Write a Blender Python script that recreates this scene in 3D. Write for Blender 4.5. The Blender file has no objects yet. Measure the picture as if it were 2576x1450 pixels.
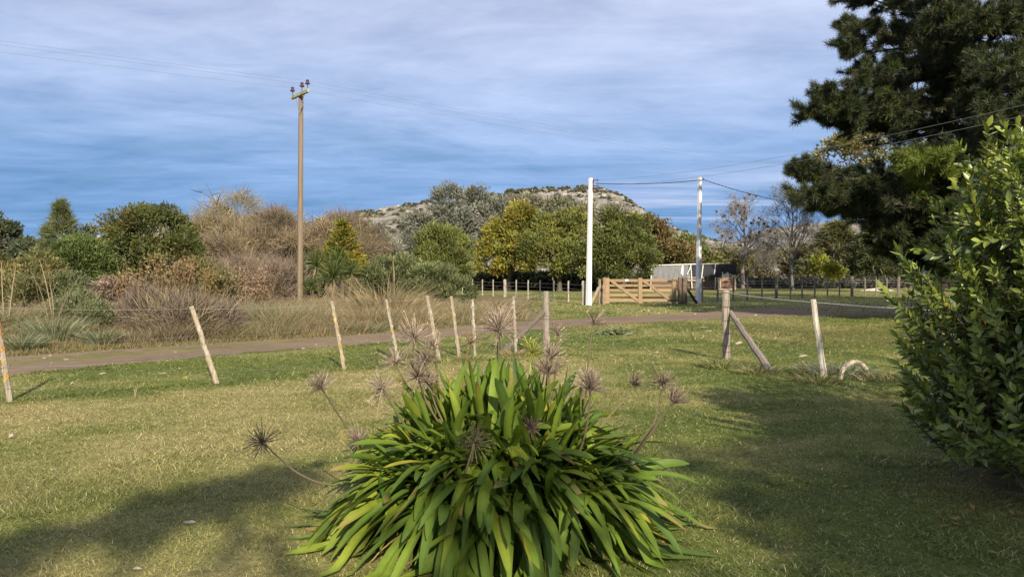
import bpy, math
import numpy as np
from mathutils import Vector

# ------------------------------------------------------------------ camera, sky, sun, exposure
scene = bpy.context.scene
COL = scene.collection
K, CX, HY, EYE = 2021.0, 1287.5, 692.0, 1.46      # survey of the place: focal length and horizon of the viewpoint
cam = bpy.data.cameras.new("camera")
cam.sensor_width = 36.0
cam.lens = 36.0 * K / 2575.0
cam.shift_y = -(725.0 - HY) / 2575.0
cam.clip_start, cam.clip_end = 0.05, 6000.0
cam_o = bpy.data.objects.new("camera", cam)
cam_o.location = (0, 0, EYE)
cam_o.rotation_euler = (math.radians(90), 0, 0)
COL.objects.link(cam_o)
scene.camera = cam_o

SUN_EL, SUN_AZ = math.radians(29), math.radians(14)     # azimuth: from straight behind the camera towards the right
TO_SUN = np.array([math.sin(SUN_AZ) * math.cos(SUN_EL), -math.cos(SUN_AZ) * math.cos(SUN_EL), math.sin(SUN_EL)])
sl = bpy.data.lights.new("sun", 'SUN')
sl.energy = 5.0
sl.angle = math.radians(0.6)
sl.color = (1.0, 0.90, 0.74)
sun_o = bpy.data.objects.new("sun", sl)
sun_o.location = tuple(TO_SUN * 60)
sun_o.rotation_euler = Vector(tuple(-TO_SUN)).to_track_quat('-Z', 'Y').to_euler()
COL.objects.link(sun_o)

scene.view_settings.view_transform = 'Standard'
scene.view_settings.look = 'None'
scene.view_settings.exposure = 0.72
scene.view_settings.gamma = 1.0
scene.cycles.max_bounces = 6
scene.cycles.diffuse_bounces = 3
scene.cycles.transparent_max_bounces = 8


class NT:
    """tiny helper round a node tree"""
    def __init__(s, tree):
        s.t = tree
        tree.nodes.clear()

    def n(s, kind, ins=None, **props):
        nd = s.t.nodes.new(kind)
        for k, v in props.items():
            setattr(nd, k, v)
        for k, v in (ins or {}).items():
            if hasattr(v, 'is_output'):
                s.t.links.new(v, nd.inputs[k])
            else:
                nd.inputs[k].default_value = v
        return nd

    def math(s, op, a, b=0.0, c=0.0, clamp=False):
        return s.n('ShaderNodeMath', {0: a, 1: b, 2: c}, operation=op, use_clamp=clamp).outputs[0]

    def mix(s, f, a, b, mode='MIX'):
        nd = s.n('ShaderNodeMix', {0: f, 6: a, 7: b}, data_type='RGBA', blend_type=mode)
        return nd.outputs[2]

    def ramp(s, f, stops, interp='LINEAR'):
        nd = s.n('ShaderNodeValToRGB', {0: f})
        cr = nd.color_ramp
        cr.interpolation = interp
        while len(cr.elements) < len(stops):
            cr.elements.new(0.5)
        for e, (p, c) in zip(cr.elements, stops):
            e.position = p
            e.color = c if len(c) == 4 else (*c, 1)
        return nd.outputs[0]


def build_world():
    w = bpy.data.worlds.new("World")
    scene.world = w
    w.use_nodes = True
    g = NT(w.node_tree)
    sky = g.n('ShaderNodeTexSky', sky_type='NISHITA', sun_disc=False)
    sky.sun_elevation = SUN_EL
    sky.sun_rotation = math.pi - SUN_AZ
    sky.air_density, sky.dust_density, sky.ozone_density = 1.0, 0.6, 2.0
    clear = g.mix(1.0, sky.outputs[0], (0.075, 0.075, 0.075, 1), 'MULTIPLY')
    tc = g.n('ShaderNodeTexCoord').outputs['Generated']
    sp = g.n('ShaderNodeSeparateXYZ', {0: tc})
    x, y, z = sp.outputs
    zz = g.math('ADD', g.math('MAXIMUM', z, 0.0), 0.07)
    u, v = g.math('DIVIDE', x, zz), g.math('DIVIDE', y, zz)
    # a cloud deck seen from below: flat layer coordinates
    p = g.n('ShaderNodeCombineXYZ', {0: u, 1: v, 2: 0.0}).outputs[0]
    p2 = g.n('ShaderNodeMapping', {0: p, 2: (0, 0, math.radians(14)), 3: (0.62, 1.0, 1.0)}).outputs[0]
    big = g.n('ShaderNodeTexNoise', {'Vector': p2, 'Scale': 0.50, 'Detail': 10.0, 'Roughness': 0.66, 'Distortion': 0.8}).outputs[0]
    mid = g.n('ShaderNodeTexNoise', {'Vector': p2, 'Scale': 1.9, 'Detail': 7.0, 'Roughness': 0.6, 'Distortion': 0.25}).outputs[0]
    p3 = g.n('ShaderNodeMapping', {0: p, 1: (3.1, 7.7, 0), 2: (0, 0, math.radians(-6)), 3: (0.22, 1.0, 1.0)}).outputs[0]
    band = g.n('ShaderNodeTexNoise', {'Vector': p3, 'Scale': 1.15, 'Detail': 5.0, 'Roughness': 0.55}).outputs[0]
    el = g.math('MAXIMUM', z, 0.0)
    low = g.ramp(el, [(0.0, (0.150, 0.285, 0.53)), (0.06, (0.110, 0.245, 0.475)), (0.14, (0.155, 0.30, 0.545)), (0.24, (0.27, 0.375, 0.60)), (0.34, (0.33, 0.395, 0.60)), (0.55, (0.34, 0.40, 0.60)), (1.0, (0.36, 0.39, 0.55))])
    hi = g.ramp(el, [(0.0, (0.24, 0.40, 0.66)), (0.07, (0.21, 0.375, 0.66)), (0.13, (0.30, 0.46, 0.76)), (0.22, (0.47, 0.58, 0.83)), (0.34, (0.60, 0.66, 0.85)), (0.6, (0.64, 0.68, 0.83)), (1.0, (0.58, 0.60, 0.78))])
    fine = g.n('ShaderNodeTexNoise', {'Vector': g.n('ShaderNodeMapping', {0: p, 1: (1.7, 2.2, 0), 2: (0, 0, math.radians(24)), 3: (0.6, 1.0, 1.0)}).outputs[0], 'Scale': 2.9, 'Detail': 9.0, 'Roughness': 0.62, 'Distortion': 0.7}).outputs[0]
    t = g.math('ADD', g.math('MULTIPLY', big, 1.25), g.math('ADD', g.math('MULTIPLY', mid, 0.4), g.math('MULTIPLY', band, 0.30)))
    t = g.math('ADD', t, g.math('MULTIPLY', g.math('SUBTRACT', fine, 0.5), 0.55))
    t = g.n('ShaderNodeMapRange', {0: t, 1: 0.71, 2: 1.16, 3: 0.0, 4: 1.0}).outputs[0]
    cloud = g.mix(t, low, hi)
    # bright breaks near the horizon
    brk = g.n('ShaderNodeMapRange', {0: band, 1: 0.47, 2: 0.62, 3: 0.0, 4: 1.0}).outputs[0]
    side = g.n('ShaderNodeMapRange', {0: x, 1: 0.05, 2: 0.24, 3: 0.1, 4: 1.0}).outputs[0]
    band_el = g.ramp(el, [(0.0, (0, 0, 0)), (0.055, (0, 0, 0)), (0.085, (1, 1, 1)), (0.12, (0.3, 0.3, 0.3)), (0.2, (0, 0, 0))])
    brk = g.math('MULTIPLY', g.math('MULTIPLY', brk, side), band_el)
    cloud = g.mix(brk, cloud, (0.68, 0.73, 0.93, 1))
    cover = g.n('ShaderNodeMapRange', {0: big, 1: 0.30, 2: 0.42, 3: 0.7, 4: 1.0}).outputs[0]
    final = g.mix(cover, clear, cloud)
    bg = g.n('ShaderNodeBackground', {0: final, 1: 0.72})
    out = g.n('ShaderNodeOutputWorld', {0: bg.outputs[0]})


build_world()

# ------------------------------------------------------------------ helpers
R = np.random.RandomState


def ground_at(px, py):
    d = EYE * K / (py - HY)
    return np.array([(px - CX) / K * d, d, 0.0])


def point_at(px, py, d):
    return np.array([(px - CX) / K * d, d, EYE + (HY - py) / K * d])


def unit(v):
    v = np.asarray(v, float)
    return v / np.maximum(np.linalg.norm(v, axis=-1, keepdims=True), 1e-9)


def rand_dirs(rng, n):
    return unit(rng.normal(size=(n, 3)))


def perp(D, rng):
    return unit(np.cross(D, rand_dirs(rng, len(D))))


_lat = R(7).rand(256, 256)


def vnoise(x, y):
    xi, yi = np.floor(x).astype(int), np.floor(y).astype(int)
    fx, fy = x - xi, y - yi
    fx, fy = fx * fx * (3 - 2 * fx), fy * fy * (3 - 2 * fy)
    a, b = _lat[xi % 256, yi % 256], _lat[(xi + 1) % 256, yi % 256]
    c, d = _lat[xi % 256, (yi + 1) % 256], _lat[(xi + 1) % 256, (yi + 1) % 256]
    return (a * (1 - fx) + b * fx) * (1 - fy) + (c * (1 - fx) + d * fx) * fy


def fbm(x, y, o=4):
    s, a, t = 0, 0.5, 0
    for i in range(o):
        s = s + a * vnoise(x * 2 ** i + 13.7 * i, y * 2 ** i + 5.3 * i)
        t += a
        a *= 0.5
    return s / t


ORG = {}


class MB:
    def __init__(s):
        s.V, s.C, s.T, s.Q, s.n = [], [], [], [], 0

    def add(s, V, F, col=(0.5, 0.5, 0.5)):
        V = np.asarray(V, float).reshape(-1, 3)
        F = np.asarray(F, int)
        c = np.asarray(col, float)
        if c.ndim == 1:
            c = np.tile(c, (len(V), 1))
        s.V.append(V)
        s.C.append(c)
        (s.T if F.shape[1] == 3 else s.Q).append(F + s.n)
        s.n += len(V)
        return s

    def box(s, c, size, col=(0.5, 0.5, 0.5), rot=None, bev=0.0):
        """bevelled box: centre, full sizes, optional 3x3 rotation"""
        hx, hy, hz = np.array(size) / 2.0
        b = bev if bev > 0 else 0.0
        if b == 0:
            P = np.array([[x, y, z] for z in (-hz, hz) for x, y in ((-hx, -hy), (hx, -hy), (hx, hy), (-hx, hy))])
            F = [[3, 2, 1, 0], [4, 5, 6, 7], [0, 1, 5, 4], [1, 2, 6, 5], [2, 3, 7, 6], [3, 0, 4, 7]]
        else:
            rings = []
            for z, i in ((-hz, b), (-hz + b, 0), (hz - b, 0), (hz, b)):
                a, c2 = hx - i, hy - i
                rings.append([[-a + b, -c2, z], [a - b, -c2, z], [a, -c2 + b, z], [a, c2 - b, z], [a - b, c2, z], [-a + b, c2, z], [-a, c2 - b, z], [-a, -c2 + b, z]])
            P = np.array(rings).reshape(-1, 3)
            F = []
            for k in range(3):
                for j in range(8):
                    F.append([k * 8 + j, k * 8 + (j + 1) % 8, k * 8 + 8 + (j + 1) % 8, k * 8 + 8 + j])
            for o, rv in ((0, True), (24, False)):
                f = [[o, o + 1, o + 2, o + 3], [o, o + 3, o + 4, o + 7], [o + 4, o + 5, o + 6, o + 7]]
                F += [q[::-1] for q in f] if rv else f
        if rot is not None:
            P = P @ np.array(rot).T
        return s.add(P + np.array(c), F, col)

    def beam(s, a, b, w, h, col=(0.5, 0.5, 0.5), up=(0, 0, 1), bev=0.004):
        """a square beam from a to b; w across, h along up"""
        a, b = np.array(a, float), np.array(b, float)
        X = unit(b - a)
        Y = unit(np.cross(np.array(up, float), X))
        Z = np.cross(X, Y)
        return s.box((a + b) / 2, (np.linalg.norm(b - a), w, h), col, np.stack([X, Y, Z], 1), bev)

    def tube(s, pts, rad, n=6, col=(0.5, 0.5, 0.5), cap=True, wob=None):
        P = np.asarray(pts, float)
        k = len(P)
        rad = np.broadcast_to(np.asarray(rad, float), (k,))
        T = np.empty_like(P)
        T[1:-1] = P[2:] - P[:-2] if k > 2 else T[1:-1]
        T[0], T[-1] = P[1] - P[0], P[-1] - P[-2]
        T = unit(T)
        ref = np.array([0.0, 0, 1]) if abs(T[:, 2]).mean() < 0.8 else np.array([1.0, 0, 0])
        U = unit(np.cross(T, ref))
        W = np.cross(T, U)
        an = np.arange(n) / n * 2 * np.pi
        r = rad[:, None] * np.ones(n)[None]
        if wob is not None:
            r = r * wob
        V = P[:, None] + r[..., None] * (np.cos(an)[None, :, None] * U[:, None] + np.sin(an)[None, :, None] * W[:, None])
        V = V.reshape(-1, 3)
        i, j = np.meshgrid(np.arange(k - 1), np.arange(n), indexing='ij')
        a = i * n + j
        b = i * n + (j + 1) % n
        F = np.stack([a, b, b + n, a + n], -1).reshape(-1, 4)
        s.add(V, F, col)
        if cap:
            for o, flip in ((0, True), (k - 1, False)):
                ring = V[o * n:(o + 1) * n]
                VV = np.vstack([ring, ring.mean(0)])
                f = np.array([[q, (q + 1) % n, n] for q in range(n)])
                s.add(VV, f[:, ::-1] if flip else f, col)
        return s

    def strips(s, P, D, L, W, bend=None, side=None, segs=2, prof=None, col=None, chan=0.0, rng=None, tipcol=None):
        """N blades at once. P roots, D start directions, L lengths, W widths, bend = displacement (N,3) at the tip in lengths"""
        N = len(P)
        D = unit(D)
        if side is None:
            side = perp(D, rng)
        L = np.broadcast_to(np.asarray(L, float), (N,))
        W = np.broadcast_to(np.asarray(W, float), (N,))
        t = np.linspace(0, 1, segs + 1)
        if prof is None:
            prof = np.maximum(1 - t ** 1.5, 0.06)
        prof = np.asarray(prof, float)
        C = P[:, None] + D[:, None] * (L[:, None] * t[None])[..., None]
        if bend is not None:
            C = C + bend[:, None] * (L[:, None] * (t ** 2)[None])[..., None]
        hw = (W[:, None] * prof[None] / 2)[..., None]
        m = 3 if chan else 2
        if chan:
            Tn = np.gradient(C, axis=1)
            nrm = unit(np.cross(side[:, None], Tn))
            V = np.stack([C - side[:, None] * hw + nrm * hw * chan, C - nrm * hw * chan * 0.6, C + side[:, None] * hw + nrm * hw * chan], 2)
        else:
            V = np.stack([C - side[:, None] * hw, C + side[:, None] * hw], 2)
        V = V.reshape(-1, 3)
        base = (np.arange(N) * (segs + 1) * m)[:, None, None]
        q = (np.arange(segs) * m)[None, :, None]
        e = np.arange(m - 1)[None, None, :]
        a = base + q + e
        F = np.stack([a, a + 1, a + 1 + m, a + m], -1).reshape(-1, 4)
        if col is None:
            col = np.tile((0.2, 0.2, 0.2), (N, 1))
        cc = np.repeat(np.asarray(col, float)[:, None], (segs + 1) * m, 1)
        if tipcol is not None:
            tt = np.repeat(t, m)[None, :, None]
            cc = cc * (1 - tt) + np.asarray(tipcol, float)[:, None] * tt
        return s.add(V, F, cc.reshape(-1, 3))

    def leaves(s, P, D, L, W, col, rng, side=None):
        """N diamond leaves, one face each"""
        N = len(P)
        D = unit(D)
        S = perp(D, rng) if side is None else side
        L = np.broadcast_to(np.asarray(L, float), (N,))[:, None]
        W = np.broadcast_to(np.asarray(W, float), (N,))[:, None]
        V = np.stack([P, P + D * L * 0.45 + S * W * 0.5, P + D * L, P + D * L * 0.45 - S * W * 0.5], 1).reshape(-1, 3)
        F = np.arange(N * 4).reshape(-1, 4)
        return s.add(V, F, np.repeat(np.asarray(col, float), 4, 0))

    def lathe(s, c, prof, n=10, col=(0.5, 0.5, 0.5)):
        """prof: list of (radius, z)"""
        an = np.arange(n) / n * 2 * np.pi
        V = np.array([[r * math.cos(a), r * math.sin(a), z] for r, z in prof for a in an]) + np.array(c)
        k = len(prof)
        i, j = np.meshgrid(np.arange(k - 1), np.arange(n), indexing='ij')
        a = i * n + j
        b = i * n + (j + 1) % n
        return s.add(V, np.stack([a, b, b + n, a + n], -1).reshape(-1, 4), col)

    def build(s, name, mat, parent=None, at=None, smooth=False):
        V = np.vstack(s.V)
        C = np.vstack(s.C)
        org = np.zeros(3)
        if parent is not None:
            org = ORG[parent.name]
        elif at is not None:
            org = np.asarray(at, float)
        V = V - org
        me = bpy.data.meshes.new(name)
        T = np.vstack(s.T) if s.T else np.zeros((0, 3), int)
        Q = np.vstack(s.Q) if s.Q else np.zeros((0, 4), int)
        nl = T.size + Q.size
        npoly = len(T) + len(Q)
        me.vertices.add(len(V))
        me.vertices.foreach_set('co', V.astype(np.float32).ravel())
        me.loops.add(nl)
        me.loops.foreach_set('vertex_index', np.concatenate([T.ravel(), Q.ravel()]).astype(np.int32))
        me.polygons.add(npoly)
        ls = np.concatenate([np.arange(len(T)) * 3, T.size + np.arange(len(Q)) * 4]).astype(np.int32)
        me.polygons.foreach_set('loop_start', ls)
        me.polygons.foreach_set('loop_total', np.concatenate([np.full(len(T), 3), np.full(len(Q), 4)]).astype(np.int32))
        me.polygons.foreach_set('use_smooth', np.full(npoly, bool(smooth)))
        at_ = me.attributes.new('tint', 'FLOAT_COLOR', 'POINT')
        at_.data.foreach_set('color', np.hstack([C, np.ones((len(C), 1))]).astype(np.float32).ravel())
        me.materials.append(mat)
        me.update(calc_edges=True)
        o = bpy.data.objects.new(name, me)
        COL.objects.link(o)
        if parent is not None:
            o.parent = parent
            ORG[o.name] = org
        else:
            o.location = tuple(org)
            ORG[o.name] = org
        return o


def tag(o, label=None, cat=None, group=None, kind=None):
    for k, v in (('label', label), ('category', cat), ('group', group), ('kind', kind)):
        if v:
            o[k] = v
    return o


def thing(name, loc, label, cat, group=None):
    o = bpy.data.objects.new(name, None)
    o.empty_display_size = 0.2
    o.location = tuple(loc)
    COL.objects.link(o)
    ORG[o.name] = np.asarray(loc, float)
    return tag(o, label, cat, group)


# ------------------------------------------------------------------ materials
def tint_mat(name, rough=0.7, transl=0.0, spec=0.3, noise=0.0, nscale=8.0, stretch=(1, 1, 1), bump=0.0, bscale=30.0):
    m = bpy.data.materials.new(name)
    m.use_nodes = True
    g = NT(m.node_tree)
    col = g.n('ShaderNodeAttribute', attribute_name='tint').outputs[0]
    tc = g.n('ShaderNodeTexCoord').outputs['Object']
    mp = g.n('ShaderNodeMapping', {0: tc, 3: stretch}).outputs[0]
    if noise:
        f = g.n('ShaderNodeTexNoise', {'Vector': mp, 'Scale': nscale, 'Detail': 5.0, 'Roughness': 0.65}).outputs[0]
        k = g.n('ShaderNodeMapRange', {0: f, 1: 0.25, 2: 0.75, 3: 1 - noise, 4: 1 + noise}).outputs[0]
        kk = g.n('ShaderNodeCombineXYZ', {0: k, 1: k, 2: k}).outputs[0]
        col = g.mix(1.0, col, kk, 'MULTIPLY')
    b = g.n('ShaderNodeBsdfPrincipled', {'Base Color': col, 'Roughness': rough, 'Specular IOR Level': spec})
    if bump:
        h = g.n('ShaderNodeTexNoise', {'Vector': mp, 'Scale': bscale, 'Detail': 6.0, 'Roughness': 0.7}).outputs[0]
        bp = g.n('ShaderNodeBump', {'Height': h, 'Strength': bump, 'Distance': 0.02})
        g.t.links.new(bp.outputs[0], b.inputs['Normal'])
    sh = b.outputs[0]
    if transl:
        tr = g.n('ShaderNodeBsdfTranslucent', {'Color': g.mix(1.0, col, (1.15, 1.2, 0.6, 1), 'MULTIPLY')})
        sh = g.n('ShaderNodeMixShader', {0: transl, 1: sh, 2: tr.outputs[0]}).outputs[0]
    g.n('ShaderNodeOutputMaterial', {0: sh})
    return m


M_LEAF = tint_mat("tree_leaf", 0.55, 0.30, 0.3)
M_STRAP = tint_mat("strap_leaf", 0.5, 0.25, 0.2, noise=0.28, nscale=7)
M_BAY = tint_mat("bay_leaf", 0.36, 0.18, 0.5, noise=0.15, nscale=12)
M_NEEDLE = tint_mat("needle", 0.5, 0.15, 0.3)
M_GRASS = tint_mat("grass_blade", 0.6, 0.30, 0.25)
M_DRY = tint_mat("dry_stalk", 0.8, 0.12, 0.15)
M_TWIG = tint_mat("twig", 0.85, 0.10, 0.1)
M_BARK = tint_mat("bark", 0.9, 0.0, 0.15, noise=0.45, nscale=6, stretch=(3, 3, 0.6), bump=0.8, bscale=12)
M_OLDWOOD = tint_mat("weathered_wood", 0.85, 0.0, 0.2, noise=0.5, nscale=26, stretch=(2.2, 2.2, 0.22), bump=0.6, bscale=40)
M_GATEWOOD = tint_mat("gate_wood", 0.7, 0.0, 0.25, noise=0.3, nscale=14, stretch=(0.3, 2, 2), bump=0.3, bscale=24)
M_POLEWOOD = tint_mat("pole_wood", 0.85, 0.0, 0.2, noise=0.35, nscale=9, stretch=(3, 3, 0.12), bump=0.5, bscale=16)
M_WHITE = tint_mat("whitewash", 0.75, 0.0, 0.25, noise=0.08, nscale=4, stretch=(1, 1, 0.4), bump=0.15)
M_METAL = tint_mat("metal", 0.45, 0.0, 0.5, noise=0.2)
M_GLAZE = tint_mat("glazed_ceramic", 0.2, 0.0, 0.6)
M_CLOTH = tint_mat("sheeting", 0.8, 0.0, 0.2, noise=0.15, nscale=1.4, stretch=(3, 3, 0.6), bump=0.4, bscale=3)
M_STONE = tint_mat("stone", 0.95, 0.0, 0.1, noise=0.35, nscale=0.25, bump=0.5, bscale=1.0)
M_RUBBER = tint_mat("old_rubber", 0.85, 0.0, 0.2, noise=0.25, nscale=10, bump=0.3)
M_GROUND = tint_mat("turf", 0.95, 0.0, 0.1, noise=0.45, nscale=5.5, bump=0.8, bscale=18)
M_DIRT = tint_mat("dirt", 0.95, 0.0, 0.1, noise=0.22, nscale=3.2, bump=0.7, bscale=14)
# ------------------------------------------------------------------ ground and dirt road
FX = np.array([-12, -5.8, -2.58, 0.65, 3.7, 4.35, 5.0, 5.6, 9])
FY = np.array([4.5, 9.28, 12.4, 14.9, 13.9, 11.2, 8.5, 6.0, 3.0])
LOW = [(-300, 962), (0, 945), (200, 925), (400, 906), (600, 890), (800, 875), (1000, 857), (1200, 840), (1350, 829), (1500, 817), (1700, 808), (1850, 799), (2000, 794), (2300, 800), (2750, 815)]
UPP = [(-300, 912), (0, 897), (200, 884), (400, 870), (600, 858), (800, 847), (1000, 834), (1200, 817), (1350, 806), (1500, 799), (1700, 789), (1850, 777), (2000, 769), (2300, 763), (2750, 760)]


def dense(poly, n):
    P = np.array([ground_at(*p)[:2] for p in poly])
    t = np.linspace(0, len(P) - 1, n)
    i = np.arange(len(P))
    return np.stack([np.interp(t, i, P[:, 0]), np.interp(t, i, P[:, 1])], 1)


RL, RU = dense(LOW, 420), dense(UPP, 420)
ROADPOLY = np.vstack([RL, RU[::-1]])


def in_poly(x, y, P):
    x, y = np.asarray(x), np.asarray(y)
    c = np.zeros(x.shape, bool)
    j = len(P) - 1
    for i in range(len(P)):
        xi, yi = P[i]
        xj, yj = P[j]
        c ^= ((yi > y) != (yj > y)) & (x < (xj - xi) * (y - yi) / (yj - yi + 1e-12) + xi)
        j = i
    return c


def beyond_road(x, y):
    """metres past the far edge of the track (left part of the scene)"""
    return y - np.interp(x, RU[:, 0], RU[:, 1])


def turf_colour(x, y, rng=None):
    """grass colour of the place: green along the fence and by the track, strawy on the open lawn"""
    x, y = np.asarray(x, float), np.asarray(y, float)
    n1, n2, n3 = fbm(x * 0.35 + 40, y * 0.35 + 11), fbm(x * 1.3 + 3, y * 1.3 + 71), fbm(x * 5 + 9, y * 5 + 2, 3)
    s = y - np.interp(x, FX, FY)
    strip = 1 / (1 + np.exp(-(s + 0.25 + (n2 - 0.5) * 1.6) / 0.22))
    g = 0.43 + 1.5 * (n1 - 0.5) + 1.3 * (n2 - 0.5) + 0.9 * (n3 - 0.5)
    g = g - 0.28 * np.exp(-(((x + 2.6) / 2.4) ** 2 + ((y - 8.2) / 1.9) ** 2))
    g = g + 0.30 * np.exp(-(((x - 2.0) / 1.8) ** 2 + ((y - 5.2) / 2.2) ** 2)) + 0.1
    g = np.where(x < 1, g * (1 - strip) + (0.95 + 1.0 * (n2 - 0.5)) * strip, g + 0.28 * strip)
    g = g - 0.10 + 0.30 * np.clip((x + 0.6) / 1.6, 0, 1)
    far = np.clip((y - 19) / 14, 0, 1)
    g = g * (1 - far) + (0.66 + 0.9 * (n1 - 0.5)) * far
    g = np.clip(g, 0, 1)[..., None]
    straw, green, deep = np.array([0.385, 0.325, 0.140]), np.array([0.185, 0.205, 0.046]), np.array([0.085, 0.125, 0.026])
    c = straw * (1 - g) + green * g
    c = np.where(g > 0.75, green + (deep - green) * (g - 0.75) / 0.25 * 0.6, c)
    # reddish worn turf beside the track on the right
    red = np.exp(-(((x - 8.2) / 3.2) ** 2 + ((y - 20.5) / 3.6) ** 2)) * np.clip(0.4 + 1.6 * (n2 - 0.35), 0, 1)
    c = c * (1 - 0.75 * red[..., None]) + np.array([0.23, 0.155, 0.062]) * 0.75 * red[..., None]
    return c


def build_ground():
    a = np.linspace(-1, 1, 381)
    xs = np.sinh(a * 6.2) / math.sinh(6.2) * 2600
    b = np.linspace(-0.35, 1, 420)
    ys = 10 + np.sinh(b * 6.2) / math.sinh(6.2) * 3200
    X, Y = np.meshgrid(xs, ys, indexing='ij')
    V = np.stack([X.ravel(), Y.ravel(), np.zeros(X.size)], 1)
    ni, nj = X.shape
    i, j = np.meshgrid(np.arange(ni - 1), np.arange(nj - 1), indexing='ij')
    q = i * nj + j
    F = np.stack([q, q + nj, q + nj + 1, q + 1], -1).reshape(-1, 4)
    c = turf_colour(V[:, 0], V[:, 1]) * 0.72
    w = np.clip(beyond_road(V[:, 0], V[:, 1]) / 1.5, 0, 1) * (V[:, 0] < 1.5) * (V[:, 1] < 60)
    c = c * (1 - w[:, None]) + np.array([0.16, 0.125, 0.06]) * w[:, None]
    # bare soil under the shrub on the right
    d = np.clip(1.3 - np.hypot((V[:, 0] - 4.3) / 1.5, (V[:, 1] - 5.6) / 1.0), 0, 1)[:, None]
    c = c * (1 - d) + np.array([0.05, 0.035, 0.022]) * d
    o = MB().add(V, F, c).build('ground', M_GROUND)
    tag(o, 'mown lawn and paddock turf, green and straw coloured', kind='structure')


build_ground()


def build_road():
    rng = R(3)
    nc = 27
    f = np.linspace(0, 1, nc)
    n = len(RL)
    s = np.arange(n)
    jl = (fbm(s * 0.31, s * 0 + 2.2) - 0.5) * 0.9
    ju = (fbm(s * 0.27, s * 0 + 8.2) - 0.5) * 0.9
    A = RL + unit(RU - RL) * jl[:, None]
    B = RU + unit(RU - RL) * ju[:, None]
    P = A[:, None] * (1 - f)[None, :, None] + B[:, None] * f[None, :, None]
    x, y = P[..., 0], P[..., 1]
    dirt = np.array([0.19, 0.137, 0.092])
    n1, n2 = fbm(x * 0.8, y * 0.8), fbm(x * 3.1, y * 3.1, 3)
    c = dirt[None, None] * (0.75 + 0.5 * n1 * 1.0)[..., None]
    ff = np.broadcast_to(f[None], x.shape)
    left = np.clip((430 * 0.42 - s) / 60.0, 0, 1)[:, None]
    strip = np.exp(-((ff - 0.60) / 0.17) ** 4) * left
    edge = np.clip((np.abs(ff - 0.5) - 0.41) / 0.09, 0, 1)
    n5 = fbm(x * 0.45 + 31, y * 0.3 + 4, 4)
    edge = np.maximum(edge, np.clip((s - 330) / 60.0, 0, 1)[:, None] * np.clip((n5 - 0.35) * 9 + np.abs(ff - 0.45) * 1.2, 0, 1))
    spots = fbm(x * 1.7 + 60, y * 1.7 + 9, 4)
    edge = np.maximum(edge, np.clip((spots - 0.62) * 8, 0, 0.6))
    wt = np.clip(strip * (0.75 + 1.2 * (n2 - 0.3)) + edge * (0.35 + 1.3 * (n2 - 0.3)), 0, 1)[..., None]
    gcol = turf_colour(x, y) * 0.28 + np.array([0.20, 0.152, 0.075]) * 0.55
    c = c * (1 - wt) + gcol * wt
    V = np.concatenate([P, np.full(x.shape + (1,), 0.006)], -1).reshape(-1, 3)
    i, j = np.meshgrid(np.arange(n - 1), np.arange(nc - 1), indexing='ij')
    q = i * nc + j
    F = np.stack([q, q + nc, q + nc + 1, q + 1], -1).reshape(-1, 4)
    o = MB().add(V, F, c.reshape(-1, 3)).build('dirt_road', M_DIRT)
    tag(o, 'brown dirt track with two wheel ruts curving past the wooden gate', kind='structure')

    # loose stones on the track
    ms = MB()
    k = 160
    i = rng.randint(0, n, k)
    q = RL[i] + (RU[i] - RL[i]) * rng.rand(k, 1) + rng.normal(size=(k, 2)) * 0.1
    for p in q:
        s = 0.010 + 0.026 * rng.rand() ** 3
        a = rng.rand() * 3
        rot = np.array([[math.cos(a), -math.sin(a), 0], [math.sin(a), math.cos(a), 0], [0, 0, 1]])
        ms.box((p[0], p[1], 0.006 + s * 0.35), (s * 2.2, s * 1.6, s * 1.1), np.array([0.20, 0.165, 0.125]) * (0.6 + 0.7 * rng.rand()), rot, s * 0.3)
    tag(ms.build('loose_stones', M_STONE), 'small loose stones scattered on the dirt track', kind='stuff')


build_road()


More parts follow.
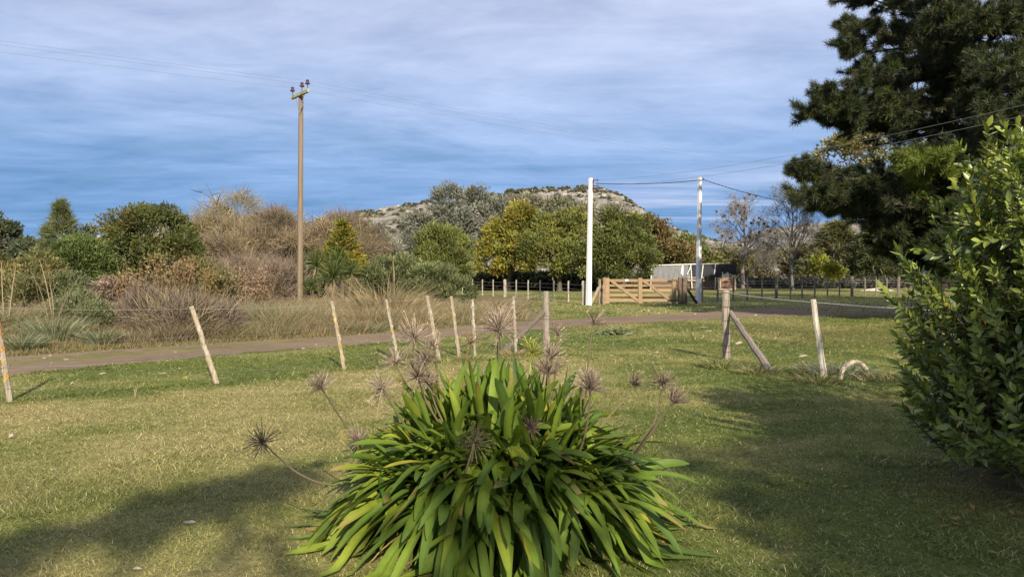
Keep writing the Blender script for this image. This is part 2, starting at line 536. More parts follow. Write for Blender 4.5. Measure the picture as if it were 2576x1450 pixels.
def build_lawn_grass():
    rng = R(11)
    m = MB()
    bands = [(3.0, 6.0, 260000, 0.026, 0.0042, 2), (6.0, 10.0, 220000, 0.030, 0.0060, 2), (10.0, 17.0, 160000, 0.038, 0.010, 1), (17, 30, 70000, 0.06, 0.02, 1), (30, 62, 60000, 0.08, 0.045, 1)]
    for y0, y1, n, h, w, segs in bands:
        y = np.sqrt(rng.rand(n) * (y1 ** 2 - y0 ** 2) + y0 ** 2)
        x = (rng.rand(n) * 2 - 1) * (0.66 * y + 1.6)
        keep = (~in_poly(x, y, ROADPOLY[::6]) | ((x > 10.5) & (fbm(x * 0.45 + 31, y * 0.3 + 4, 4) > 0.41))) & ~((beyond_road(x, y) > 0.1) & (x < 0.8))
        keep &= np.hypot((x - 4.4) / 1.4, (y - 5.7) / 0.95) > 1.0 - 0.25 * rng.rand(n)
        # thin patches
        keep &= fbm(x * 2.2 + 5, y * 2.2 + 1, 3) + 0.35 * rng.rand(n) > 0.36
        x, y = x[keep], y[keep]
        n = len(x)
        c = turf_colour(x + rng.normal(size=n) * 0.12, y + rng.normal(size=n) * 0.12)
        st = rng.rand(n) < 0.13
        c[st] = np.array([0.50, 0.42, 0.23]) * (0.6 + 0.5 * rng.rand(st.sum()))[:, None]
        dk = rng.rand(n) < 0.25
        c[dk] = c[dk] * 0.4 + np.array([0.085, 0.125, 0.025]) * 0.6
        c = c * (0.55 + 0.95 * rng.rand(n))[:, None]
        a = rng.rand(n) * 2 * np.pi
        lean = 0.5 + 1.1 * rng.rand(n)
        D = np.stack([np.cos(a) * lean, np.sin(a) * lean, np.ones(n)], 1)
        tall = 1 + 0.6 * (fbm(x * 1.1 + 50, y * 1.1, 2) > 0.56)
        fs = y - np.interp(x, FX, FY)
        tall = tall * (1 + 1.5 * np.exp(-(fs / 0.2) ** 2) * (x < 5) * (fbm(x * 2.5, y * 2.5, 2) > 0.4))
        L = h * (0.55 + 0.9 * rng.rand(n)) * tall
        B = np.stack([np.cos(a + 0.8 * rng.normal(size=n)) * 0.5, np.sin(a + 0.8 * rng.normal(size=n)) * 0.5, -0.25 * np.ones(n)], 1)
        a2 = a + np.pi / 2 + rng.normal(size=n) * 0.5
        S = np.stack([np.cos(a2), np.sin(a2), np.zeros(n)], 1)
        m.strips(np.stack([x, y, np.full(n, -0.002)], 1), D, L, w * (0.7 + 0.6 * rng.rand(n)), B, S, segs, prof=[1, 0.75, 0.12] if segs == 2 else [1, 0.15], col=c)
    o = m.build('lawn_grass', M_GRASS)
    tag(o, 'short mown grass blades, green mixed with straw', kind='stuff')


build_lawn_grass()

# ------------------------------------------------------------------ rocky hills
def ridge(name, prof, depth, front, back, label, rng, veg):
    """prof: (px, py) skyline survey at the given depth; front and back: run of the slopes in metres"""
    P = np.array([point_at(px, py, depth) for px, py in prof])
    xs = np.linspace(P[0, 0], P[-1, 0], int((P[-1, 0] - P[0, 0]) / 1.5))
    crest = np.interp(xs, P[:, 0], P[:, 2])
    crest = np.maximum(crest + (fbm(xs * 0.13, xs * 0 + 4) - 0.5) * 1.6 + (fbm(xs * 0.6, xs * 0 + 9) - 0.5) * 1.0, 0.2)
    t = np.linspace(-1, 1, 130)
    X, T = np.meshgrid(xs, t, indexing='ij')
    Y = depth + np.where(T < 0, T * front, T * back)
    k = 1 - np.abs(T)
    Z = crest[:, None] * np.where(T < 0, k ** 0.85, np.sqrt(np.clip(k, 0, 1)))
    n1, n2 = fbm(X * 0.06, Y * 0.05), fbm(X * 0.22, Z * 0.55, 4)
    rock = np.clip((n2 - 0.53) * 9 + (n1 - 0.5) * 4 + veg(X, Z), 0, 1)
    ledge = (np.abs((Z * 0.22 + n1 * 2) % 1 - 0.5) * 2)
    Z = Z + rock * ledge * 1.6 * (k > 0.03) * np.clip(k * 8, 0, 1)
    Z[:, 0] = Z[:, -1] = -1.0
    pale, buff, grass, shrub = np.array([0.27, 0.25, 0.215]), np.array([0.19, 0.17, 0.14]), np.array([0.15, 0.135, 0.095]), np.array([0.095, 0.09, 0.065])
    n3 = fbm(X * 0.5, Z * 1.2 + 7, 3)
    base = grass * (1 - n1[..., None]) * 1.1 + shrub * n1[..., None]
    stone = pale * n3[..., None] + buff * (1 - n3[..., None])
    c = base * (1 - rock[..., None]) + stone * 1.05 * rock[..., None]
    V = np.stack([X, Y, Z], -1).reshape(-1, 3)
    ni, nj = X.shape
    i, j = np.meshgrid(np.arange(ni - 1), np.arange(nj - 1), indexing='ij')
    q = i * nj + j
    F = np.stack([q, q + nj, q + nj + 1, q + 1], -1).reshape(-1, 4)
    o = MB().add(V, F, c.reshape(-1, 3)).build(name, M_STONE)
    tag(o, label, kind='structure')
    return X, Y, Z


def build_hills():
    rng = R(21)
    prof = [(300, 600), (480, 560), (580, 543), (640, 541), (700, 550), (760, 556), (830, 556), (885, 543), (940, 530), (1000, 517), (1050, 511), (1100, 506), (1180, 500), (1240, 490), (1290, 483), (1330, 478), (1400, 475), (1470, 474), (1515, 476), (1545, 486), (1575, 503), (1600, 524), (1625, 545), (1660, 566), (1720, 590), (1790, 612), (1900, 640), (2000, 670)]
    def veg(X, Z):
        return -1.2 * np.exp(-((Z - 66) / 4) ** 2) * (X > 10) + 0.5 * np.exp(-((X - 92) / 14) ** 2) + 0.9 * np.exp(-((Z - 59.5) / 3.5) ** 2) * (X > 0)
    X, Y, Z = ridge('rocky_hill', prof, 600, 260, 160, 'rocky flat topped hill behind the trees', rng, veg)
    # scrub on the hill: low bushes nobody would count
    m = MB()
    n = 1900
    i = rng.randint(0, X.shape[0], n)
    jmax = 64
    j = (jmax * rng.rand(n) ** 0.6).astype(int)
    top = rng.rand(n) < 0.35
    j[top] = rng.randint(58, 66, top.sum())
    P = np.stack([X[i, j], Y[i, j], Z[i, j]], 1)
    dens = fbm(P[:, 0] * 0.045 + 3, P[:, 1] * 0.045, 3) + np.where(top & (P[:, 0] > 5) & (P[:, 0] < 92), 0.28, -0.02)
    P = P[dens + 0.2 * rng.rand(n) > 0.58]
    for p in P:
        r = 0.9 + 1.7 * rng.rand() ** 2
        k = 26
        d = rand_dirs(rng, k)
        d[:, 2] = np.abs(d[:, 2])
        base = np.array([[0.10, 0.105, 0.06], [0.125, 0.115, 0.075], [0.13, 0.095, 0.07]][rng.choice(3, p=[0.6, 0.3, 0.1])])
        m.leaves(p + d * r * 0.6 * np.array([1.2, 1, 0.8]), d + rng.normal(size=(k, 3)) * 0.5, r * 0.9, r * 0.8, base * (0.7 + 0.6 * rng.rand(k, 1)), rng)
    tag(m.build('hill_scrub', M_LEAF), 'dark scrub dotted over the rocky hill', kind='stuff')
    # loose boulders
    m = MB()
    n = 1500
    i = rng.randint(0, X.shape[0], n)
    j = (jmax * rng.rand(n) ** 0.5).astype(int)
    P = np.stack([X[i, j], Y[i, j], Z[i, j]], 1)
    keep = fbm(P[:, 0] * 0.05 + 30, P[:, 2] * 0.2 + 3, 3) + 0.15 * rng.rand(n) + 0.2 * (P[:, 0] > 80) > 0.58
    for p in P[keep]:
        s = (0.7 + 1.7 * rng.rand() ** 2)
        a = rng.rand() * 3
        rot = np.array([[math.cos(a), -math.sin(a), 0], [math.sin(a), math.cos(a), 0], [0, 0, 1]])
        m.box(p, (s * 1.7, s * 1.3, s * 1.0), np.array([0.32, 0.29, 0.245]) * (0.6 + 0.6 * rng.rand()), rot, s * 0.25)
    tag(m.build('hill_boulders', M_STONE), 'pale boulders strewn over the rocky hill', kind='stuff')
    prof2 = [(1780, 640), (1850, 610), (1900, 582), (1960, 570), (2040, 562), (2110, 557), (2160, 554), (2240, 552), (2340, 556), (2460, 566), (2600, 580), (2800, 610)]
    ridge('stony_ridge', prof2, 780, 330, 200, 'long stony ridge behind the bare trees', R(5), lambda X, Z: 0.25 + 0.5 * np.sin(Z * 0.9))


build_hills()
# ------------------------------------------------------------------ trees and shrubs beyond the track
def crown_points(rng, blobs, n, nclump, clump):
    """points in leaf clumps spread over the shells of the blobs; returns points, outward direction, clump index"""
    w = np.array([b[1][0] * b[1][2] for b in blobs], float)
    w /= w.sum()
    bi = rng.choice(len(blobs), nclump, p=w)
    C0 = np.array([blobs[k][0] for k in bi], float)
    RR = np.array([blobs[k][1] for k in bi], float)
    d = rand_dirs(rng, nclump)
    d[:, 2] = np.where(d[:, 2] < -0.55, -d[:, 2], d[:, 2])
    r = 0.45 + 0.55 * rng.rand(nclump) ** 0.45
    C = C0 + d * RR * r[:, None]
    ci = rng.randint(0, nclump, n)
    q = rand_dirs(rng, n)
    cs = clump * (0.6 + 0.8 * rng.rand(nclump))
    q2 = q * (rng.rand(n) ** 0.5)[:, None] * cs[ci][:, None] * np.array([1, 1, 0.8])
    return C[ci] + q2, unit(q * 0.7 + d[ci] * 0.8), ci, C


def pick(rng, cols, n):
    a = np.array([c[0] for c in cols])
    p = np.array([c[1] for c in cols], float)
    return a[rng.choice(len(a), n, p=p / p.sum())]


def limbs(m, rng, base, tops, r, col, n=7):
    """trunk forks into limbs that reach the given points"""
    base = np.array(base, float)
    mid = np.mean(tops, 0)
    fork = base + (mid - base) * 0.42
    fork[:2] = base[:2] + (mid[:2] - base[:2]) * 0.3
    m.tube([base - [0, 0, 0.1], base + (fork - base) * 0.12, base + (fork - base) * 0.55 + rng.normal(size=3) * r * 0.4, fork], [r * 1.5, r * 1.05, r * 0.9, r * 0.8], n, col)
    for t in tops:
        a = fork + (np.array(t) - fork) * 0.5 + rng.normal(size=3) * 0.12 * np.linalg.norm(t - fork)
        m.tube([fork - (fork - base) * 0.08, a, t], [r * 0.55, r * 0.34, r * 0.1], 5, col)


def leafy(name, label, cat, blobs, n, leaf, wid, cols, seed, clump=0.7, nclump=70, up=0.35, trunk_r=0.16, group=None, base=None, mat=None, kind='leaf', bark=(0.10, 0.085, 0.07), jitter=0.3, crown_name='crown'):
    rng = R(seed)
    P, D, ci, C = crown_points(rng, blobs, n, nclump, clump)
    ok = P[:, 2] > 0.12
    P, D, ci = P[ok], D[ok], ci[ok]
    n = len(P)
    cc = pick(rng, cols, nclump)
    c = cc[ci] * 0.7 + pick(rng, cols, n) * 0.3
    c = c * (1 - jitter + 2 * jitter * rng.rand(n))[:, None] * (1 + 0.24 * rng.normal(size=nclump))[ci].clip(0.5, 1.6)[:, None]
    ctr = np.average([b[0] for b in blobs], axis=0, weights=[b[1][0] for b in blobs])
    if base is None:
        base = np.array([ctr[0], ctr[1], 0.0])
    t = thing(name, base, label, cat, group)
    m = MB()
    if kind == 'leaf':
        DD = unit(D + rng.normal(size=(n, 3)) * 0.55 + np.array([0, 0, up]))
        m.leaves(P, DD, leaf * (0.6 + 0.8 * rng.rand(n)), wid * (0.7 + 0.6 * rng.rand(n)), c, rng)
    elif kind == 'twig':
        DD = unit(D * 0.8 + rng.normal(size=(n, 3)) * 0.45 + np.array([0, 0, up]))
        B = rng.normal(size=(n, 3)) * 0.22 + np.array([0, 0, -0.22])
        m.strips(P, DD, leaf * (0.5 + rng.rand(n)), wid * (0.7 + 0.6 * rng.rand(n)), B, None, 2, [1, 0.75, 0.2], c, rng=rng)
    m.build(crown_name, mat or M_LEAF, t)
    if trunk_r:
        k = rng.choice(nclump, min(9, nclump), replace=False)
        mt = MB()
        limbs(mt, rng, base, C[k], trunk_r, bark)
        mt.build('trunk' if cat == 'tree' else 'stem', M_BARK, t)
    return t


def blob(px, py, d, rx, rz=None, ry=None):
    """blob centred where the survey point lies; radii given in survey pixels at that distance"""
    s = d / K
    return (point_at(px, py, d), np.array([rx * s, (ry or rx) * s, (rz or rx) * s]))


def base_at(px, d):
    return np.array([(px - CX) / K * d, d, 0.0])


G_DARK = [((0.09, 0.105, 0.030), 5), ((0.13, 0.135, 0.036), 3), ((0.165, 0.135, 0.055), 2.2), ((0.06, 0.075, 0.024), 2)]
G_MID = [((0.105, 0.145, 0.045), 4), ((0.14, 0.17, 0.05), 3), ((0.08, 0.11, 0.035), 2)]
G_GREY = [((0.20, 0.205, 0.165), 4), ((0.15, 0.16, 0.125), 3), ((0.26, 0.255, 0.215), 2), ((0.17, 0.14, 0.11), 1)]
G_YEL = [((0.235, 0.205, 0.028), 4), ((0.19, 0.185, 0.032), 3), ((0.135, 0.145, 0.032), 2), ((0.25, 0.18, 0.045), 1.6)]
G_OLIVE = [((0.155, 0.165, 0.042), 4), ((0.115, 0.135, 0.036), 3), ((0.20, 0.19, 0.045), 2)]
G_RUST = [((0.185, 0.125, 0.06), 3), ((0.165, 0.14, 0.05), 3), ((0.13, 0.13, 0.042), 3)]
G_TAN = [((0.235, 0.180, 0.112), 4), ((0.20, 0.155, 0.105), 3), ((0.225, 0.185, 0.085), 3), ((0.165, 0.13, 0.105), 2)]
G_FAR = [((0.085, 0.105, 0.055), 4), ((0.115, 0.12, 0.06), 3), ((0.06, 0.08, 0.045), 3)]

GE = 'silvery eucalyptus trees in front of the rocky hill'
GA = 'round bushy trees along the paddock'
GW = 'bare brown willows behind the reed bank'

# far belt on the left
leafy('eucalyptus_tree', 'dark eucalyptus at the left end of the skyline', 'tree', [blob(5, 605, 105, 42, 45), blob(-30, 580, 105, 40, 45), blob(45, 650, 105, 40, 40)], 5200, 0.55, 0.28, G_FAR, 101, 1.0, 60, trunk_r=0.25)
leafy('bushy_tree', 'low dark green tree filling the dip between the far left eucalyptus and the feathery conifer', 'tree', [blob(90, 640, 98, 45, 38), blob(60, 655, 98, 30, 30), blob(120, 655, 98, 40, 40)], 4200, 0.5, 0.26, G_FAR, 102, 1.0, 50, trunk_r=0.2)
leafy('slender_tree', 'thin open crowned tree showing in the gap left of the big domed tree', 'tree', [blob(222, 578, 90, 16, 9), blob(240, 592, 90, 14, 8), blob(208, 590, 90, 12, 8)], 330, 0.42, 0.2, G_FAR, 103, 0.5, 16, trunk_r=0.1)


def feathery(name, label, px, top, bottom, d, half, cols, seed, n, L, W, power=0.8, group=None, up=0.9, base_px=None):
    """a pointed crown of upswept sprays"""
    rng = R(seed)
    a, b = point_at(px, top, d), point_at(px, bottom, d)
    h, r = a[2] - b[2], half * d / K
    t = thing(name, base_at(px, d), label, 'tree', group)
    k = 260
    f = rng.rand(k) ** 1.25
    ang = rng.rand(k) * 2 * np.pi
    rad = r * (1 - f) ** power * (0.35 + 0.65 * rng.rand(k) ** 0.5) * (0.8 + 0.4 * rng.rand(k))
    C = np.stack([b[0] + np.cos(ang) * rad, b[1] + np.sin(ang) * rad, b[2] + f * h * (0.97 + 0.05 * rng.rand(k))], 1)
    ci = rng.randint(0, k, n)
    cr = r * 0.22 * (0.25 + 0.95 * (1 - f))
    P = C[ci] + rand_dirs(rng, n) * (rng.rand(n) ** 0.5 * cr[ci])[:, None]
    out = np.stack([np.cos(ang), np.sin(ang), np.zeros(k)], 1)[ci]
    D = out * 0.7 + np.array([0, 0, up]) + rng.normal(size=(n, 3)) * 0.4
    c = (pick(rng, cols, k) * (0.8 + 0.4 * rng.rand(k, 1)))[ci] * (0.7 + 0.6 * rng.rand(n, 1))
    MB().strips(P, D, L * (0.6 + 0.8 * rng.rand(n)), W, np.array([0, 0, -0.25]) + rng.normal(size=(n, 3)) * 0.15, None, 2, [0.8, 1, 0.2], c, rng=rng).build('crown', M_LEAF, t)
    mt = MB()
    mt.tube([base_at(px, d), (b + a) / 2, a - [0, 0, 0.3]], [r * 0.09, r * 0.06, 0.02], 6, (0.1, 0.08, 0.06))
    mt.build('trunk', M_BARK, t)
    return t


feathery('feathery_conifer', 'tall feathery pointed conifer standing up from the left skyline', 154, 510, 690, 62, 78, [((0.13, 0.15, 0.055), 4), ((0.17, 0.18, 0.075), 3), ((0.09, 0.115, 0.045), 2)], 104, 9000, 0.6, 0.04, 1.0)
feathery('golden_conifer', 'small bright yellow green pointed tree right of the wooden pole', 861, 562, 680, 46, 56, G_YEL, 105, 6500, 0.34, 0.075, 0.8)

leafy('domed_tree', 'large dark green dome shaped tree on the left', 'tree',
      [blob(375, 602, 45, 104, 80), blob(375, 605, 44, 100, 78), blob(305, 675, 45, 58, 76), blob(462, 675, 44, 56, 80), blob(390, 705, 43, 95, 80), blob(510, 730, 41, 44, 60)],
      40000, 0.19, 0.08, G_DARK, 106, 0.6, 230, trunk_r=0.22, up=0.25)
leafy('green_shrub', 'fresh green rounded shrub in front of the feathery conifer', 'shrub', [blob(190, 665, 42, 66, 66), blob(235, 680, 42, 45, 75), blob(140, 700, 41, 45, 50)], 20000, 0.15, 0.06, [((0.11, 0.145, 0.04), 4), ((0.14, 0.18, 0.055), 3), ((0.075, 0.105, 0.03), 2)], 107, 0.55, 90, trunk_r=0.08, up=0.6)
leafy('yellowing_shrub', 'olive and ochre shrub at the left edge above the reeds', 'shrub', [blob(40, 705, 36, 60, 45), blob(95, 700, 38, 50, 55), blob(-30, 700, 36, 50, 60)], 14000, 0.15, 0.06, [((0.16, 0.145, 0.05), 4), ((0.12, 0.125, 0.045), 3), ((0.20, 0.15, 0.06), 2)], 108, 0.5, 80, trunk_r=0.06, up=0.5)

# brown willows and tamarisks
leafy('pale_willow', 'pale tan willow with a loose high crown between the domed tree and the wooden pole', 'tree', [blob(600, 540, 66, 46, 52), blob(540, 560, 66, 40, 40), blob(585, 620, 64, 85, 70), blob(520, 620, 64, 45, 70)], 9500, 0.85, 0.028, [((0.27, 0.215, 0.125), 3), ((0.24, 0.19, 0.12), 3), ((0.23, 0.20, 0.10), 3)], 109, 0.9, 110, kind='twig', mat=M_TWIG, trunk_r=0.12, group=GW, bark=(0.16, 0.13, 0.11))
leafy('brown_willow', 'broad brown leafless willow directly behind the wooden pole', 'tree', [blob(700, 605, 58, 72, 72), blob(650, 650, 56, 75, 75), blob(740, 660, 56, 60, 70), blob(560, 680, 52, 60, 80)], 22000, 0.75, 0.026, G_TAN, 110, 0.8, 130, kind='twig', mat=M_TWIG, trunk_r=0.12, group=GW, bark=(0.16, 0.13, 0.11))
leafy('tan_willow', 'tan twiggy willow behind the small golden tree', 'tree', [blob(870, 605, 60, 62, 58), blob(820, 630, 58, 50, 60), blob(925, 630, 60, 38, 55), blob(900, 665, 56, 60, 50)], 15000, 0.75, 0.028, G_TAN, 111, 0.8, 100, kind='twig', mat=M_TWIG, trunk_r=0.12, group=GW, bark=(0.16, 0.13, 0.11))
leafy('grey_brush', 'grey brown leafless brush at the foot of the wooden pole', 'shrub', [blob(620, 720, 38, 75, 55), blob(700, 725, 37, 60, 55), blob(555, 735, 36, 45, 55)], 11000, 0.6, 0.02, [((0.215, 0.165, 0.125), 4), ((0.18, 0.135, 0.11), 3), ((0.23, 0.18, 0.11), 2)], 112, 0.5, 100, kind='twig', mat=M_TWIG, trunk_r=0.05, up=0.9)

leafy('thorny_brush', 'dark tangled leafless brush behind the leaning post left of the rusty weeds', 'shrub', [blob(380, 810, 19, 60, 50), blob(450, 815, 18.5, 70, 46), blob(530, 815, 19, 50, 46)], 9000, 0.42, 0.013, [((0.19, 0.15, 0.12), 4), ((0.15, 0.115, 0.09), 3), ((0.20, 0.165, 0.09), 2)], 113, 0.4, 90, kind='twig', mat=M_TWIG, trunk_r=0.03, up=0.9)
leafy('ochre_brush', 'ochre and green half dead brush under the right side of the domed tree', 'shrub', [blob(500, 730, 30, 60, 60), blob(560, 745, 29, 45, 50)], 7000, 0.16, 0.06, [((0.17, 0.14, 0.05), 4), ((0.12, 0.125, 0.045), 3), ((0.21, 0.15, 0.08), 2)], 114, 0.5, 80, trunk_r=0.04, up=0.6)

# eucalypts in front of the hill
leafy('eucalyptus_tree', 'tall silvery eucalyptus with the highest crown left of the round green tree', 'tree', [blob(1128, 512, 112, 36, 40), blob(1110, 560, 110, 45, 45), blob(1060, 585, 108, 52, 48), blob(1035, 620, 106, 35, 40), blob(1150, 590, 110, 50, 60), blob(1090, 640, 106, 70, 45)], 17000, 0.48, 0.17, G_GREY, 120, 1.1, 150, trunk_r=0.3, group=GE, bark=(0.25, 0.22, 0.19))
leafy('eucalyptus_tree', 'tall silvery eucalyptus standing behind the yellow crowned tree', 'tree', [blob(1200, 510, 116, 34, 36), blob(1215, 560, 114, 45, 45), blob(1250, 540, 116, 45, 45), blob(1190, 610, 112, 42, 60), blob(1240, 600, 112, 50, 50)], 15000, 0.48, 0.17, G_GREY, 121, 1.1, 140, trunk_r=0.3, group=GE, bark=(0.25, 0.22, 0.19))
leafy('eucalyptus_tree', 'wide grey olive eucalyptus showing above the middle of the paddock trees', 'tree', [blob(1320, 530, 125, 55, 35), blob(1400, 540, 122, 55, 38), blob(1455, 545, 122, 42, 36), blob(1370, 570, 120, 80, 40)], 8500, 0.62, 0.26, [((0.17, 0.165, 0.105), 4), ((0.21, 0.185, 0.125), 3), ((0.125, 0.13, 0.08), 2)], 122, 1.2, 110, trunk_r=0.3, group=GE, bark=(0.25, 0.22, 0.19))
leafy('eucalyptus_tree', 'small thin eucalyptus at the left foot of the rocky hill', 'tree', [blob(945, 590, 96, 26, 28), blob(965, 625, 94, 26, 30), blob(985, 655, 92, 30, 35)], 3000, 0.5, 0.2, G_GREY, 123, 0.8, 45, trunk_r=0.14, group=GE, bark=(0.25, 0.22, 0.19))

# bushy trees along the paddock
leafy('round_tree', 'round ball shaped green tree left of the paddock trees', 'tree', [blob(1112, 630, 54, 64, 62), blob(1080, 665, 53, 40, 40), blob(1150, 670, 53, 42, 45)], 22000, 0.26, 0.075, [((0.135, 0.155, 0.040), 4), ((0.18, 0.19, 0.052), 3), ((0.10, 0.12, 0.034), 2)], 130, 0.5, 170, up=0.9, trunk_r=0.16, group=GA)
leafy('bushy_tree', 'golden yellow bushy tree left of the paddock trees, its crown highest', 'tree', [blob(1300, 580, 76, 62, 62), blob(1265, 600, 76, 45, 50), blob(1240, 655, 75, 48, 48), blob(1300, 650, 74, 60, 60)], 20000, 0.32, 0.14, G_YEL, 131, 0.7, 150, trunk_r=0.22, group=GA, up=0.4)
leafy('bushy_tree', 'olive green bushy tree with yellow shoots just left of the white concrete pole', 'tree', [blob(1390, 600, 74, 60, 68), blob(1440, 600, 75, 50, 70), blob(1365, 650, 72, 62, 58), blob(1440, 655, 72, 55, 50)], 24000, 0.30, 0.13, G_OLIVE, 132, 0.7, 170, trunk_r=0.22, group=GA, up=0.5)
leafy('bushy_tree', 'deep green bushy tree just right of the white concrete pole', 'tree', [blob(1560, 600, 73, 80, 70), blob(1600, 640, 72, 60, 60), blob(1520, 650, 71, 50, 58), blob(1570, 665, 70, 75, 48)], 26000, 0.30, 0.12, [((0.105, 0.118, 0.030), 4), ((0.135, 0.145, 0.036), 3), ((0.07, 0.085, 0.022), 3)], 133, 0.8, 130, trunk_r=0.22, group=GA, up=0.4)
leafy('autumn_tree', 'rust brown autumn tree behind the deep green one', 'tree', [blob(1630, 590, 88, 52, 50), blob(1665, 630, 88, 48, 50), blob(1700, 655, 88, 48, 45)], 13000, 0.36, 0.17, G_RUST, 134, 0.9, 90, trunk_r=0.2, group=GA)
leafy('bushy_tree', 'mid green bushy tree between the autumn tree and the grey pole', 'tree', [blob(1730, 640, 100, 42, 45), blob(1765, 655, 102, 36, 38), blob(1700, 670, 98, 45, 35)], 6000, 0.5, 0.25, [((0.10, 0.13, 0.03), 4), ((0.15, 0.155, 0.04), 3), ((0.17, 0.13, 0.05), 1)], 135, 0.9, 70, trunk_r=0.2, group=GA)

# belt behind the right paddock
GR = 'trees and bushes behind the right paddock'
leafy('olive_bush', 'olive bush behind the tree hung with dark pods', 'bush', [blob(1830, 670, 104, 58, 48), blob(1890, 680, 104, 50, 40), blob(1800, 690, 104, 30, 30)], 7000, 0.45, 0.2, [((0.16, 0.15, 0.065), 4), ((0.12, 0.125, 0.05), 3), ((0.185, 0.15, 0.08), 2)], 140, 0.9, 80, trunk_r=0.12, group=GR, up=0.5)
leafy('ochre_bush', 'ochre and green bush behind the taller bare tree', 'bush', [blob(1960, 680, 106, 55, 45), blob(2020, 670, 106, 50, 50)], 6000, 0.45, 0.2, [((0.14, 0.125, 0.06), 4), ((0.10, 0.10, 0.045), 3), ((0.185, 0.145, 0.06), 2)], 141, 0.9, 80, trunk_r=0.12, group=GR, up=0.5)
feathery('broad_conifer', 'brownish green conifer right of the bare trees', 2105, 560, 715, 98, 92, [((0.12, 0.12, 0.05), 4), ((0.16, 0.145, 0.06), 3), ((0.085, 0.09, 0.035), 2)], 142, 9000, 0.75, 0.11, 0.6, group=GR, up=0.5)
feathery('broad_conifer', 'darker conifer half under the pine branches', 2195, 575, 715, 94, 85, [((0.085, 0.10, 0.042), 4), ((0.12, 0.125, 0.05), 3), ((0.055, 0.07, 0.03), 3)], 143, 8000, 0.75, 0.11, 0.6, group=GR, up=0.5)
feathery('broad_conifer', 'dark conifer behind the bay shrub and pine', 2300, 570, 715, 100, 95, [((0.08, 0.095, 0.045), 4), ((0.055, 0.07, 0.03), 3)], 144, 7000, 0.75, 0.11, 0.6, group=GR, up=0.5)
leafy('lime_shrub', 'small lime green shrub in front of the conifers', 'shrub', [blob(2092, 688, 84, 26, 22), blob(2060, 672, 88, 24, 26)], 2600, 0.36, 0.16, [((0.24, 0.24, 0.03), 4), ((0.18, 0.19, 0.035), 3)], 145, 0.5, 40, trunk_r=0.05, group=GR, up=0.5)
leafy('olive_tree', 'sunlit olive yellow tree behind the dark pine', 'tree', [blob(2112, 395, 62, 62, 54), blob(2175, 380, 62, 60, 50), blob(2240, 330, 63, 85, 70), blob(2330, 230, 64, 85, 90), blob(2420, 320, 64, 90, 90), blob(2270, 450, 62, 90, 80), blob(2390, 470, 62, 90, 90), blob(2160, 500, 61, 60, 45)], 22000, 0.36, 0.16, [((0.23, 0.205, 0.085), 4), ((0.17, 0.165, 0.08), 3), ((0.25, 0.215, 0.105), 2)], 146, 0.95, 120, trunk_r=0.35, group=GR, base=base_at(2330, 62), bark=(0.2, 0.17, 0.14))

# grey green shrub and others on the near bank
leafy('grey_green_shrub', 'wide dense grey green shrub beside the yucca', 'shrub', [blob(990, 700, 36.5, 75, 55), blob(1080, 725, 36, 80, 58), blob(1140, 745, 35.5, 55, 45), blob(960, 725, 36, 60, 50), blob(1050, 750, 35, 70, 45)], 26000, 0.17, 0.05, [((0.125, 0.145, 0.058), 4), ((0.16, 0.175, 0.075), 3), ((0.09, 0.105, 0.042), 2)], 150, 0.36, 210, trunk_r=0.07, up=0.7)
leafy('low_green_shrub', 'low green bush in front of the big domed tree', 'shrub', [blob(165, 735, 30, 50, 40), blob(215, 760, 27, 38, 45), blob(180, 790, 25, 45, 35)], 7500, 0.13, 0.05, [((0.125, 0.145, 0.065), 4), ((0.09, 0.115, 0.045), 3), ((0.155, 0.155, 0.075), 2)], 151, 0.35, 90, trunk_r=0.04, up=0.8)
leafy('sage_shrub', 'fine leaved sage green bush just behind the blue green tussocks', 'shrub', [blob(195, 790, 19.2, 52, 46), blob(235, 805, 18.6, 40, 40), blob(150, 800, 19.5, 40, 36)], 9000, 0.085, 0.028, [((0.15, 0.165, 0.08), 4), ((0.115, 0.135, 0.06), 3), ((0.185, 0.185, 0.10), 2)], 153, 0.26, 100, trunk_r=0.025, up=0.9)
leafy('olive_thicket', 'olive brown thicket at the far left below the dark eucalyptus', 'shrub', [blob(20, 745, 30, 70, 50), blob(95, 750, 29, 55, 45), blob(-60, 740, 30, 60, 55)], 9000, 0.14, 0.055, [((0.145, 0.14, 0.055), 4), ((0.115, 0.125, 0.05), 3), ((0.175, 0.14, 0.07), 2)], 154, 0.45, 90, trunk_r=0.04, up=0.7)
leafy('withered_shrub', 'pale dead leaved shrub drooping behind the leaning post', 'shrub', [blob(285, 760, 24.5, 46, 56), blob(325, 750, 25, 40, 60), blob(300, 810, 22, 40, 40)], 4600, 0.13, 0.045, [((0.26, 0.195, 0.14), 4), ((0.21, 0.15, 0.11), 3), ((0.165, 0.12, 0.09), 2)], 152, 0.32, 70, trunk_r=0.04, mat=M_DRY, up=-0.6)


